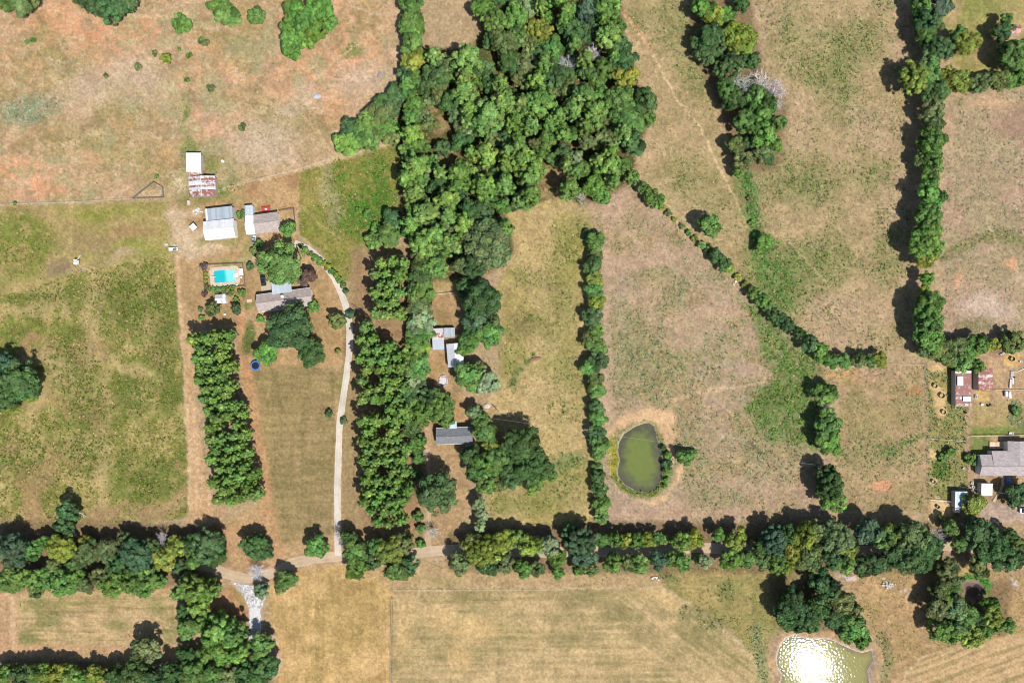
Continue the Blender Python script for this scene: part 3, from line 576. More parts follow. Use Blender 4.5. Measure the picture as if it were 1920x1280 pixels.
# ---------------------------------------------------------------- weeds: uncountable ground cover
def sample(A, x, y):
    i = np.clip(np.searchsorted(gx, x), 0, nx - 1); j = np.clip(np.searchsorted(gy, y), 0, ny - 1); return A[j, i]
def tufts(name, label, x, y, col, size, tall, K=6):
    n_ = len(x); z0 = sample(ZZ, x, y) - .03
    P = np.c_[(x - 960) * PX, (640 - y) * PX, z0]
    th = RNG.uniform(0, 2 * np.pi, (n_, K)); rr = RNG.uniform(.6, 1.25, (n_, K)) * size[:, None]; hh = RNG.uniform(.35, 1.1, (n_, K)) * tall[:, None]
    dx, dy = np.cos(th), np.sin(th); wd = rr * RNG.uniform(.28, .55, (n_, K))
    base = P[:, None, :] + np.stack([dx * rr * .05, dy * rr * .05, hh * .15], -1)
    a = base + np.stack([-dy * wd, dx * wd, hh * .25], -1); b = base + np.stack([dy * wd, -dx * wd, hh * .25], -1)
    tip = base + np.stack([dx * rr, dy * rr, hh], -1)
    V = np.stack([a, b, tip], 2).reshape(-1, 3); F = np.arange(n_ * K * 3).reshape(-1, 3)
    tone = RNG.uniform(.75, 1.25, (n_, K, 1, 1)) * np.ones((1, 1, 3, 1)); cc = (col[:, None, None, :] * tone).reshape(-1, 3)
    me = np_mesh(name, V, F, cc); me.materials.append(M_WEED); o = link(name, me, None, (1, 1, 1)); o['kind'] = 'stuff'; o['label'] = label; o['category'] = 'weeds'; return o
NC = 270000
wx = RNG.uniform(-20, 1940, NC); wy = RNG.uniform(-20, 1300, NC)
dn = sample(DENS, wx, wy); cl = fbm(wx, wy, 22, 71, 3)
keep = RNG.uniform(0, 1, NC) < dn * (.3 + .7 * sstep(.3, .6, cl)) * .95
wx, wy = wx[keep], wy[keep]; wc = sample(WC, wx, wy) * 1.6; wc = wc * RNG.uniform(.6, 1.3, (len(wx), 1)) * np.c_[RNG.uniform(.85, 1.2, len(wx)), np.ones(len(wx)), RNG.uniform(.8, 1.15, len(wx))]
dd = sample(DENS, wx, wy); sz = RNG.uniform(.15, .46, len(wx)) * (.7 + .5 * dd); tl = RNG.uniform(.1, .34, len(wx)) * (.5 + .8 * dd)
dry = RNG.uniform(0, 1, len(wx)) < .24; wc[dry] = np.array(C(196, 170, 116)) * RNG.uniform(.55, 1.25, (dry.sum(), 1)) * 1.15
dark = RNG.uniform(0, 1, len(wx)) < .09; wc[dark] *= .55
greens = wc[:, 1] > wc[:, 0] * 1.12
tufts('pasture_weeds', 'pale sage weeds dotted over the dry pastures', wx[~greens], wy[~greens], wc[~greens], sz[~greens], tl[~greens])
tufts('scrub_weeds', 'rank green weeds in the rough fields and wet hollows', wx[greens], wy[greens], wc[greens], sz[greens] * 1.1, tl[greens] * 1.7)

# ---------------------------------------------------------------- trees
def unit(v): return v / (np.linalg.norm(v, axis=-1, keepdims=True) + 1e-9)
def leaves_mesh(name, cen, rad, nl, ls, flat_, rng, narrow):
    w_ = rad ** 2; k = rng.choice(len(cen), nl, p=w_ / w_.sum())
    out = unit(cen + np.array([0, 0, .25]))
    d = unit(rng.normal(size=(nl, 3)) + .75 * out[k] + np.array([0, 0, .45]))
    pos = cen[k] + d * (rad[k] * rng.uniform(.55, 1.08, nl))[:, None] * np.array([1, 1, flat_])
    nr = unit(d + .33 * rng.normal(size=(nl, 3))); t = unit(np.cross(nr, rng.normal(size=(nl, 3)))); b = np.cross(nr, t)
    s = ls * rng.uniform(.7, 1.35, nl)[:, None]
    V = np.stack([pos + t * s * (1.5 if narrow else 1.2), pos + b * s * (.5 if narrow else .75), pos - t * s * (1.5 if narrow else 1.2), pos - b * s * (.5 if narrow else .75)], 1).reshape(-1, 3)
    tone = np.clip(rng.normal(1, .22, len(cen)), .5, 1.6)[k] * rng.uniform(.8, 1.22, nl); wr = np.clip(rng.normal(1, .09, len(cen)), .8, 1.3)[k]
    cc = np.repeat(np.c_[tone * wr, tone, tone * rng.uniform(.8, 1.2, nl)], 4, 0)
    me = np_mesh(name, V, np.arange(nl * 4).reshape(-1, 4), cc); me.materials.append(M_LEAF); return me
def broadleaf(size, seed):
    rng = np.random.default_rng(seed)
    nc, nl, ls = dict(big=(130, 7600, .050), mid=(46, 3300, .080), small=(18, 1200, .14))[size]
    th = rng.uniform(0, 2 * np.pi, nc); z = rng.uniform(-.45, 1, nc); q = np.sqrt(np.clip(1 - z * z, 0, 1))
    ph = rng.uniform(0, 6.28, 3); lob = 1 + .06 * np.sin(2 * th + ph[0]) + .13 * np.sin(3 * th + ph[1]) + .09 * np.sin(5 * th + ph[2])
    r = rng.uniform(.06, 1, nc) ** .45 * .82
    cen = np.c_[np.cos(th) * q * r * lob, np.sin(th) * q * r * lob, z * r * .85]
    rad = dict(big=rng.uniform(.12, .24, nc), mid=rng.uniform(.18, .32, nc), small=rng.uniform(.26, .42, nc))[size] * rng.choice([.92, 1.02, 1.18])
    return leaves_mesh('crown', cen, rad, nl, ls, .85, rng, False)
def pine(size, seed):
    rng = np.random.default_rng(seed); cen = []; rad = []
    for z in np.linspace(-.75, .85, 6):
        R = math.sqrt(max(0.04, 1 - ((z + .15) / 1.12) ** 2)); nb = rng.integers(5, 8); a0 = rng.uniform(0, 6.28)
        for i in range(nb):
            a = a0 + 6.283 * i / nb + rng.normal(0, .22)
            for f in ((.9, .5) if R > .5 else (.6,)):
                f = f * rng.uniform(.78, 1.12); cen.append((math.cos(a) * R * f * .86, math.sin(a) * R * f * .86, z + (1 - f) * .12 + rng.normal(0, .05))); rad.append(rng.uniform(.15, .27))
    cen.append((0, 0, .95)); rad.append(.2)
    nl, ls = (3000, .078) if size != 'small' else (1300, .12)
    return leaves_mesh('crown', np.array(cen), np.array(rad), nl, ls, .62, rng, True)
def bare(seed):
    r = random.Random(seed); b = MB()
    def grow(p, d, L, rad, lev):
        q = p + d * L; b.tube(p, q, rad, rad * .55, 4)
        if lev == 0: return
        for i in range(4 if lev > 1 else 3):
            nd = (d + Vector((r.gauss(0, .55), r.gauss(0, .55), r.gauss(.05, .3)))).normalized()
            grow(p + d * L * r.uniform(.4, 1), nd, L * r.uniform(.55, .8), rad * .5, lev - 1)
    for i in range(8):
        a = i * .785 + r.uniform(-.3, .3); grow(Vector((0, 0, -.9)), Vector((math.cos(a) * .75, math.sin(a) * .75, r.uniform(.6, 1.4))).normalized(), .66, .045, 3)
    me = b.mesh('crown'); me.materials.append(M_BARK); return me
def trunk(seed):
    r = random.Random(seed); b = MB(); b.tube((0, 0, 0), (r.uniform(-.04, .04), r.uniform(-.04, .04), .55), .085, .055, 8); b.tube((0, 0, .54), (0, 0, 1), .055, .02, 6)
    for i in range(5):
        a = i * 1.256 + r.uniform(-.4, .4); z = r.uniform(.4, .75); b.tube((0, 0, z), (math.cos(a) * .5, math.sin(a) * .5, z + r.uniform(.1, .28)), .03, .012, 5)
    me = b.mesh('trunk'); me.materials.append(M_BARK); return me
BL = {s: [broadleaf(s, 100 + i * 7 + len(s)) for i in range(6)] for s in ('big', 'mid', 'small')}
PI_ = {s: [pine(s, 300 + i * 5 + len(s)) for i in range(4)] for s in ('mid', 'small')}
BA = [bare(400 + i) for i in range(3)]
TR = [trunk(500 + i) for i in range(3)]
SPEC = {  # code: (leaf albedo, colour word)
    'P': ((.172, .280, .066), 'bright green'), 'G': ((.102, .186, .044), 'mid green'), 'D': ((.062, .114, .038), 'dark green'), 'B': ((.064, .112, .060), 'blue-green'),
    'Y': ((.180, .212, .038), 'yellow-green'), 'O': ((.118, .150, .052), 'olive'), 'L': ((.180, .240, .120), 'silvery green'), 'X': ((.46, .45, .43), 'bare grey'),
    'R': ((.125, .085, .075), 'purple-leaved'), 'V': ((.112, .214, .044), 'vivid green')}
ONES = 'zeroth first second third fourth fifth sixth seventh eighth ninth tenth eleventh twelfth thirteenth fourteenth fifteenth sixteenth seventeenth eighteenth nineteenth'.split()
TENS = {2: 'twent', 3: 'thirt', 4: 'fort', 5: 'fift', 6: 'sixt', 7: 'sevent', 8: 'eight', 9: 'ninet'}
def ordinal(n):
    if n < 20: return ONES[n]
    return TENS[n // 10] + ('ieth' if n % 10 == 0 else 'y-' + ONES[n % 10])
def grow_tree(code, px, py, r, hf=1.0, label='', group=None):
    R = r * PX * rnd.uniform(.98, 1.1) * (1.16 if hf < .82 and r < 24 else 1.0)
    col, cw = SPEC[code]; j = rnd.uniform(.82, 1.2); col = (col[0] * j * rnd.uniform(.86, 1.10), col[1] * j, col[2] * j * rnd.uniform(.85, 1.15))
    if code == 'P': h = (10.5 + r * .11) * rnd.uniform(.94, 1.06) * hf; Rv = min(h * .42, R * 1.35)
    elif r < 11: h = max(.8, R * 1.35 * hf); Rv = h * .55
    else: h = min(15.5, (1.35 * R + 2.6)) * hf * rnd.uniform(.93, 1.08); Rv = min(h * .44, R * .9)
    zc = h - Rv * .92
    o = W(px, py, zc + .1 * Rv); base = Vector((o.x, o.y, 0))
    k = 1 - zc / H; rz = rnd.uniform(0, 6.283)
    if code == 'X': data = rnd.choice(BA); mat_kind = 'bare_tree'
    elif code == 'P': data = rnd.choice(PI_['mid' if r > 10 else 'small']); mat_kind = 'pine_tree'
    else: data = rnd.choice(BL['big' if r >= 27 else 'mid' if r >= 11 else 'small']); mat_kind = ('hedge_shrub' if hf < .82 and r < 24 else 'dark_broadleaf_tree' if code in 'DB' else 'broadleaf_tree') if r >= 11 else 'shrub'  # dark and blue-green crowns are generic broadleaf trees of no known species
    t = thing(mat_kind, label, 'shrub' if 'shrub' in mat_kind else 'tree', base, rz, group)
    c = link('crown', data, t, col, 1.0, (0, 0, zc)); c.scale = (R * k, R * k * rnd.uniform(.92, 1.06), Rv * (1.0 if code != 'X' else 1.1))
    s = link('trunk', rnd.choice(TR), t, (.16, .12, .09) if code != 'X' else (.48, .45, .42), 1.0); s.scale = (R * .62 + .5 if r >= 11 else R * .6,) * 2 + (h * .78,)
    return t
def size_word(r): return 'tiny' if r < 6 else 'small' if r < 11 else 'modest' if r < 17 else 'midsize' if r < 23 else 'large' if r < 31 else 'huge'
PLANTED = []
def plant(place, spec, axis='x', end='left', hf=1.0, bands=None):
    L = []
    if isinstance(spec, str):
        for tok in spec.split():
            a = tok[1:].split(','); L.append((tok[0], float(a[0]), float(a[1]), float(a[2])))
    else: L = list(spec)
    L.sort(key=lambda q: q[1] if axis == 'x' else q[2])
    if bands:
        rows = {}
        for q in L: rows.setdefault(int((q[2] - bands[0]) // bands[1]) if axis == 'x' else int((q[1] - bands[0]) // bands[1]), []).append(q)
        ks = sorted(rows)
        for bi, k in enumerate(ks):
            for i, q in enumerate(rows[k]):
                kw = 'pine' if q[0] == 'P' else 'dead tree' if q[0] == 'X' else 'tree'
                grow_tree(*q, hf, f"{size_word(q[3])} {SPEC[q[0]][1]} {kw} in {place}, {ordinal(bi + 1)} row down, {ordinal(i + 1)} from left", 'trees in ' + place); PLANTED.append(q)
    else:
        for i, q in enumerate(L):
            kw = 'pine' if q[0] == 'P' else 'dead tree' if q[0] == 'X' else 'tree' if q[3] >= 11 else 'shrub'
            lab = f"{size_word(q[3])} {SPEC[q[0]][1]} {kw} {place}" + (f", {ordinal(i + 1)} from {end}" if len(L) > 1 else '')
            grow_tree(*q, hf, lab, ('trees ' + place) if len(L) > 1 else None); PLANTED.append(q)

wood = """P876,111,30 P870,178,28 P873,144,18 P917,215,33 P944,200,29 P907,232,27 P937,155,16 G930,40,28 P910,289,26 P772,252,22 P782,312,29 P762,336,20 P776,366,22 P866,326,28 P907,349,28 P839,373,26 P802,396,28
P843,403,24 P826,322,15 P772,420,22 D829,279,17 D816,141,26 O836,121,20 O823,175,20 D846,188,24 O856,215,18 D866,265,22 O806,232,16 L876,249,14 D907,131,22 D920,161,18 O947,87,26 D950,111,22 P947,346,22 G917,370,20 D883,396,26
G943,386,16 P954,285,18 G769,161,20 G776,195,20 G772,220,18 D795,165,16 G790,275,16 Y1010,57,28 P1061,17,12 P1057,37,16 G1034,91,24 D1071,57,24 B1104,20,26 D1108,47,20 G1138,13,26 P1141,67,24 G1158,50,18 P1131,37,14 P1098,111,17
X1064,118,20 X1114,97,16 P1151,104,12 G1135,128,24 D1168,118,24 Y1175,148,24 D1037,144,26 D1104,134,18 O987,118,20 O980,148,18 G970,67,20 L990,13,18 G970,27,22 P1014,191,32 P980,195,22 P1071,205,22 P1094,178,22 P1115,212,26
P1138,195,9 G1162,185,29 G1168,215,28 D1209,191,26 G1215,222,16 G1188,232,20 P1168,249,17 O1141,259,22 D1188,269,22 G1061,249,20 P994,235,20 P967,228,22 G1027,262,16 O1004,269,12 P980,302,28 P1004,316,24 P990,336,20 P970,279,20
L1081,296,14 D1057,286,16 P1141,312,26 P1145,286,18 G1168,312,16 G1185,333,16 P1078,322,14 P1067,353,20 V1118,349,24 V1128,366,18 X1091,370,13 P994,366,22 G980,376,18 O967,386,12 G1037,296,16 P1121,302,16 G905,15,22 D925,75,20 G1120,155,18 D1165,85,20
O917,455,44 O883,440,24 D893,497,26 G819,504,22 P843,457,26 P792,457,24 O789,480,20 P816,440,28 G769,437,16 P870,420,24 D905,400,24 X1140,25,12"""
WOODP = [(758, 150), (800, 92), (880, 100), (905, 60), (890, -25), (1158, -25), (1165, 60), (1185, 150), (1222, 192), (1205, 235), (1185, 290), (1180, 335), (1130, 365), (1085, 375), (1050, 355), (1000, 378), (955, 390), (955, 470), (890, 505), (805, 510), (765, 440), (752, 330)]
wl = []
for tok in wood.split():
    a = tok[1:].split(','); wl.append((tok[0], float(a[0]), float(a[1]), float(a[2])))
HOLES = [(812, 212, 12), (835, 238, 10), (1040, 332, 22), (845, 303, 15), (1015, 365, 12)]
fillr = random.Random(5)
for _ in range(1500):
    x, y = fillr.uniform(750, 1225), fillr.uniform(-20, 515); r = fillr.uniform(13, 20)
    if sdist(WOODP, np.array([x]), np.array([y]))[0] > -8: continue
    if any(math.hypot(x - a, y - b) < c + 8 for a, b, c in HOLES): continue
    if any(math.hypot(x - q[1], y - q[2]) < .62 * (r + q[3]) for q in wl): continue
    wl.append((fillr.choice('GGDDOOPG'), x, y, r))
plant('the big wood', wl, 'x', bands=(-40, 46))

def block(pts, du, dv, r, hf, place, rot, bx0, skip=()):
    c, s = math.cos(math.radians(rot)), math.sin(math.radians(rot)); out = []; rr = random.Random(len(pts) + int(bx0))
    for i in range(-30, 40):
        for k in range(-30, 40):
            u, v = (i + (.5 if k % 2 else 0)) * du, k * dv; x = bx0 + u * c - v * s + rr.uniform(-3, 3); y = pts[0][1] + u * s + v * c + rr.uniform(-3, 3)
            if sdist(pts, np.array([x]), np.array([y]))[0] > -9: continue
            if any(math.hypot(x - a, y - b) < q for a, b, q in skip) or rr.random() < .06: continue
            out.append(('P', x, y, r * rr.uniform(.86, 1.16)))
    plant(place, out, 'x', hf=hf, bands=(pts[0][1] - 5, dv))
block([(346, 612), (442, 610), (470, 800), (496, 950), (400, 964), (376, 800)], 22, 19, 13.6, 1.0, 'the western pine block', -9, 395)
block([(688, 474), (768, 474), (766, 618), (740, 612), (686, 600)], 22, 19, 13.4, 1.0, 'the short eastern pine block', -1, 725)
block([(660, 596), (705, 600), (730, 640), (772, 648), (778, 975), (735, 990), (690, 990), (670, 930), (664, 760)], 22, 19, 13.6, 1.0, 'the long eastern pine block', -2, 718, [(712, 765, 13), (722, 800, 12), (738, 640, 10), (690, 762, 8)])

plant('at the top left corner', 'G10,8,15 O40,6,22 O64,2,13', 'x', 'corner')
plant('at the top above orange soil', 'D172,-4,32 D205,4,38 D228,-2,26')
plant('standing alone in the top left pasture', 'G340,44,18')
plant('at the top left of the grove', 'G414,10,21 G426,28,22 G482,30,19')
plant('in the grove at the top left pasture', 'V555,22,22 V600,18,27 V572,45,24 V590,55,26 V548,75,23 V575,72,22 V548,97,15 V612,40,19 V540,52,15', 'y', 'top')
plant('scattered in the top left pasture', 'Y310,110,11 O291,100,6 G62,75,5 G50,78,5 O260,126,7 G355,104,6 O395,165,8 G351,151,5 G336,92,4 O455,238,8 G27,381,4 O198,142,5 G294,331,4 O382,78,9', 'x', 'left')
plant('in the top left pasture hedge', 'G772,8,20 G770,35,20 G773,60,20 G772,85,20 Y775,112,22 D765,140,18', 'y', 'top', .8)
plant('in the thicket beside the wood', 'V650,266,19 D660,240,17 G675,252,19 V690,232,20 G700,252,19 O715,215,21 G725,238,19 D735,200,18 O735,258,14 D715,192,15 D748,178,20 V695,268,15 V640,270,13 V668,270,15', 'x', 'left', .6)
plant('in the tree belt above the creek', """G1319,13,22 Y1340,30,24 V1360,27,20 Y1387,74,34 D1326,67,26 D1323,101,18 D1306,81,12 D1390,8,14 D1346,84,20 D1407,114,20 D1373,121,24 G1363,168,22 D1377,188,22 X1397,155,24 X1432,150,24 X1458,168,26 X1450,200,20 G1397,228,26 G1427,208,24 V1430,252,24
O1380,269,20 O1393,302,20 O1430,289,17 G1385,322,12 G1460,230,18 G1450,270,17 D1440,300,12 G1415,180,20 D1440,190,20 D1410,265,16 D1350,130,16""", 'y', 'top')
plant('among the creek weeds', 'V1437,455,17 G1420,446,9 G1411,418,5 O1406,372,5', 'y', 'top', .7)
plant('in the eastern pasture hedge', """G1726,13,22 B1759,13,24 D1736,40,24 O1756,44,14 D1759,91,28 G1736,71,20 Y1813,81,27 G1796,67,18 Y1715,144,30 G1742,131,24 D1752,168,26 Y1799,148,23 Y1776,144,20 O1749,208,24 D1748,235,19 G1743,336,18 G1742,286,18 G1749,262,28 G1730,268,14 G1746,309,22 O1725,299,12 V1746,362,26 G1742,400,28 G1742,434,27 G1735,455,31
Y1739,482,22 V1739,521,15 Y1735,545,12 G1739,574,28 G1742,600,34 G1742,631,25 O1752,655,18 O1732,658,12""", 'y', 'top')
plant('along the top right paddock edge', 'O1833,158,16 O1873,148,17 G1910,148,17 O1853,152,14 G1892,150,13', 'x', 'left', .8)
plant('in the clump at the top right corner', 'G1887,35,12 D1880,60,18 G1903,101,30 D1887,94,20 G1917,120,18', 'y', 'top')
plant('above the rusty farm sheds', 'O1796,652,18 G1833,645,20 Y1860,645,12 G1803,678,18 G1833,686,12 O1903,641,20 O1775,668,14 G1815,660,16 O1880,640,12', 'x', 'left', .8)
plant('in the diagonal pasture hedge', """G1207,355,12 G1218,366,14 G1231,377,15 Y1241,389,6 O1254,400,6 Y1265,411,5 O1279,424,6 G1292,436,6 Y1303,447,6 G1316,459,8 G1330,470,10 D1343,480,13 D1356,493,14 Y1370,506,9 Y1384,519,8 Y1398,534,8 G1414,549,13 G1428,563,14 G1440,576,12 D1451,588,14 D1464,598,13 D1477,606,14 D1497,625,12 D1517,644,16
G1540,660,19 G1558,676,15 G1581,678,14 O1608,675,14 G1630,677,14 Y1649,675,14""", 'x', 'upper left', .83)
plant('standing alone beside the diagonal hedge', 'G1332,419,23')
plant('in the row right of creek weeds', 'G1547,738,23 X1550,762,13 G1551,781,19 G1554,803,24 G1555,830,24', 'y', 'top', .85)
plant('at the lower right pasture edge', 'D1556,908,31 V1563,938,24 D1547,888,20', 'y', 'top')
plant('in the hedge beside the pond pasture', """G1115,453,16 O1115,474,13 D1111,497,16 Y1115,524,14 G1115,544,14 Y1118,566,14 D1111,593,16 G1118,618,13 O1104,638,13 G1118,648,16 D1121,675,18 V1104,690,14 O1115,711,14 G1118,733,16 D1118,766,14 G1121,786,15 D1118,813,16 G1125,833,15 G1121,850,12 D1121,894,12 D1125,917,14 G1128,945,14 G1127,968,13
D1105,440,9 G1118,877,10""", 'y', 'top', .72)
plant('on the green pond bank', 'G1251,853,8 D1252,868,9 G1252,882,8 V1250,900,6 G1284,857,15 G1297,850,10 V1247,912,5 D1244,840,6', 'y', 'top', .9)
plant('in the bottom lane tree line', """G665,1031,22 X638,1010,18 G675,1058,26 D655,1006,16 D698,1052,20 Y735,1031,30 O757,1018,22 G742,1065,24 D769,1058,20 G708,1025,18 O863,1056,20 Y900,1035,29 O883,1018,18 Y927,1025,26 O943,1052,24 D913,1058,20 Y950,1011,20 Y994,1021,24 G970,1008,18 L1027,1021,20 G980,1065,18 O1007,1065,16 G1047,1048,18
G1047,1073,12 B1091,1015,32 B1094,1043,24 D1071,1001,20 O1111,1065,14 G1087,1065,14 G1128,1012,14 G1155,1011,16 Y1175,1014,17 G1195,1014,16 Y1215,1014,15 G1232,1008,12 G1279,1014,18 Y1303,1011,18 G1346,1004,14 Y1383,1011,20 G1148,1055,19 O1178,1053,16 G1199,1056,19 B1235,1049,18 G1262,1046,14 G1282,1051,18 L1323,1051,12 G1370,1048,19
G1400,1048,19 O1430,1050,16 B1450,1014,30 D1425,1022,18 Y1507,1004,26 O1531,991,22 O1571,1008,32 Y1588,1021,22 B1625,994,26 G1658,1008,24 Y1675,1001,22 O1709,1004,30 D1735,1025,32 D1702,1048,34 D1675,1038,26 D1729,1051,26 D1641,1058,20 D1615,1062,18 G1584,1058,18 D1561,1048,16 O1517,1048,26 Y1487,1041,20 G1457,1058,20 Y1473,1060,16
D1480,1000,18 G1245,1012,10 G1255,1052,12 G1310,1048,10""")
plant('at the junk yard end of the lane', 'D1836,1001,32 R1815,984,16 D1860,1025,30 D1883,1048,24 O1910,1025,20 O1836,1058,22 O1776,1068,24 X1763,1008,16 G1783,991,14 D1905,1042,18 G1800,1020,16 D1895,1005,14', 'x', 'left')
plant('in the grove above the bottom pond', 'D1541,1088,26 O1581,1132,24 D1554,1112,20 D1484,1129,28 D1514,1152,28 D1474,1152,24 D1534,1136,24 D1557,1162,18 G1598,1176,24 G1615,1199,17 O1601,1146,18 G1588,1193,14 G1521,1172,18 D1495,1170,18 D1572,1150,18', 'y', 'top')
plant('in the grove around the muddy puddle', 'G1779,1119,23 O1759,1105,18 O1759,1139,22 O1788,1140,25 G1810,1154,25 Y1858,1156,21 V1856,1132,16 G1759,1179,20 G1783,1186,24 Y1819,1190,24 G1843,1179,20 G1866,1169,18 G1890,1172,14 D1796,1166,24 O1788,1092,15 D1836,1166,18', 'y', 'top')
plant('beside the right hand farmhouse', 'Y1823,944,20 D1913,927,22 D1900,940,13 G1822,862,10 G1780,850,9 G1768,858,8 D1785,846,8 G1908,770,8', 'x', 'left', .75)
plant('in the lower left tree line', """D128,961,20 D121,991,22 B24,1031,30 B8,1018,20 G64,1031,18 Y114,1025,27 G80,1018,14 O168,1038,26 O198,1031,22 B255,1038,32 D285,1025,20 Y161,1016,14 Y309,1048,20 Y329,1025,20 D356,1018,18 D390,1022,31 D402,1041,22 G366,1048,18 D235,1009,16 X302,1010,14 G17,1092,26 G44,1082,20 G74,1085,22 O70,1102,17 G114,1092,24
G141,1082,22 G134,1103,12 O188,1082,20 G208,1095,22 G248,1088,24 G279,1085,24 G265,1103,16 G218,1104,14 O161,1092,18 D141,1058,20 D215,1058,18 D339,1062,14 D30,1058,16 O100,1060,14 G300,1090,14""")
plant('in the clump beside the white rock ford', 'P353,1092,20 P369,1109,27 P393,1105,20 P336,1109,16 P373,1135,20 G349,1176,22 D343,1146,14 P413,1176,29 P437,1189,26 P420,1213,26 P447,1219,22 G386,1169,18 G386,1223,20 D349,1226,18 P420,1230,18 P395,1195,18', 'y', 'top', .85)
plant('at the lower left field corner', 'O275,1217,26')
plant('in the bottom left edge tree row', 'G10,1263,18 D44,1267,24 G77,1263,20 Y104,1267,22 G134,1263,18 Y181,1267,20 D215,1263,20 D255,1260,24 D290,1266,20 X296,1262,14 D329,1263,24 G363,1263,22 G396,1267,22 O430,1263,22 D460,1260,22 G158,1272,18 G493,1206,20 D497,1253,26 G487,1228,16 G475,1275,18', 'x', 'left')
plant('beside the lane junction', 'D478,1022,27 D496,1032,17 X480,1074,18 L490,1108,15 G538,1088,20 O526,1098,14 G592,1025,20 G603,1030,14', 'x', 'left', .85)
plant('over the middle dirt yard', 'D819,924,40 G785,968,10 G788,990,9 V790,1018,9 X812,1000,13', 'y', 'top')
plant('in the grove right of the grey house', 'D975,832,36 D1000,850,24 D990,882,29 D1020,882,20 D960,900,22 G1000,908,18 G1035,890,12 G930,862,27 G905,872,26 D885,852,22 Y920,836,16 D890,882,20 G912,905,23 O932,908,17 G908,808,22 L890,772,14 G905,790,16 L900,945,14 L903,965,14 L900,985,12 D950,870,20', 'y', 'top')
plant('behind the middle tin sheds', 'D903,561,38 B890,598,24 G917,628,24 D873,541,20 G880,640,18 O925,604,14 G880,705,26 L913,716,22 O900,690,13 D895,720,18 D920,575,18 G868,655,13 D885,625,16', 'y', 'top')
plant('in the strip east of the pine blocks', 'D785,515,22 G790,545,22 O785,575,20 L790,605,21 G780,635,21 G775,665,20 Y796,652,10 G785,690,19 L780,715,18 D765,740,19 G775,770,20 D775,800,18 G785,830,15 G785,858,12 D780,890,11 D778,540,16 G800,625,12', 'y', 'top', .75)
plant('above the grey house', 'G825,762,31 G795,775,26 G836,786,19 D805,745,20', 'x', 'left')
plant('in the green weeds left of the wood', 'D735,410,16 G725,445,18 G700,452,14 G705,430,10 G740,435,12 V690,400,8 V672,395,6', 'x', 'left', .7)
plant('over the main house yard', 'G527,494,41 D544,613,43 D584,660,27 G500,662,22 O631,601,16 G588,575,11 G541,431,14 R577,515,15 R570,528,10 G453,402,9 B655,588,9 Y634,659,6 D617,776,8 O644,789,7 G487,598,7 G485,460,10 D470,500,7 O474,470,7', 'x', 'left', .9)
plant('around the swimming pool garden', 'B443,579,11 G443,563,7 G455,548,7 O399,580,14 R382,499,8 R384,551,6 O377,580,5 G378,596,5 Y386,512,4 Y386,519,4 Y386,527,4 G392,541,5 G400,542,5 G409,541,5 G418,541,5 G427,540,5 G436,539,5 G407,546,6 O430,548,8 G420,546,5 O388,536,5', 'x', 'left')
plant('in the border along the gravel drive', 'G564,461,5 G572,468,6 O581,475,6 G590,482,6 G598,488,6 Y607,495,6 Y615,501,7 G622,509,7 Y629,516,7 G636,524,7 G643,534,7 D648,545,6', 'x', 'top')
plant('in the big clump at the left edge', 'D28,714,42 D8,738,32 D52,722,25 B4,690,30 Y60,742,14 Y20,760,14', 'x', 'edge')

# ---------------------------------------------------------------- buildings
def opening(parent, kind, p, n, w_, h_, z0, col):
    # a window or door on a wall: p = centre on the wall plane (x, y), n = outward normal
    n = Vector((n[0], n[1], 0)); t = Vector((-n.y, n.x, 0)); c = Vector((p[0], p[1], 0))
    M = Matrix(((t.x, n.x, 0, c.x), (t.y, n.y, 0, c.y), (0, 0, 1, 0), (0, 0, 0, 1)))
    o = MB().box(-w_ / 2, w_ / 2, -.02, .06, z0, z0 + h_, M).obj(kind, M_PLAIN, col, parent)
    if kind == 'window': MB().box(-w_ / 2 + .09, w_ / 2 - .09, .055, .075, z0 + .09, z0 + h_ - .09, M).obj('pane', M_GLASS, (.03, .04, .05), o)
    else: MB().box(w_ / 2 - .2, w_ / 2 - .12, .06, .12, z0 + h_ * .48, z0 + h_ * .54, M).obj('handle', M_METAL, (.4, .4, .38), o)
    return o
def sheets(parent, A, B, Cc, D, n_, colf, th=.03):
    # corrugated sheets side by side from edge A-D to edge B-C (A->B across), each an object
    A, B, Cc, D = map(Vector, (A, B, Cc, D))
    for i in range(n_):
        a, b = i / n_, (i + 1.04) / n_ if i < n_ - 1 else 1.0
        up = Vector((0, 0, .018 * (i % 2) + .01)); P = [A.lerp(B, a) + up, A.lerp(B, b) + up, D.lerp(Cc, b) + up, D.lerp(Cc, a) + up]
        m = MB().slab(*P, th)
        for k in range(1, 4):      # ribs
            q0 = P[0].lerp(P[1], k / 4); q1 = P[3].lerp(P[2], k / 4); e = (P[1] - P[0]).normalized() * .05; z = Vector((0, 0, .035))
            m.add([q0 - e, q0 + z, q0 + e, q1 - e, q1 + z, q1 + e], [(0, 1, 4, 3), (1, 2, 5, 4)])
        c, r = colf(i); m.obj('roof_sheet', M_METAL, c, parent, r)
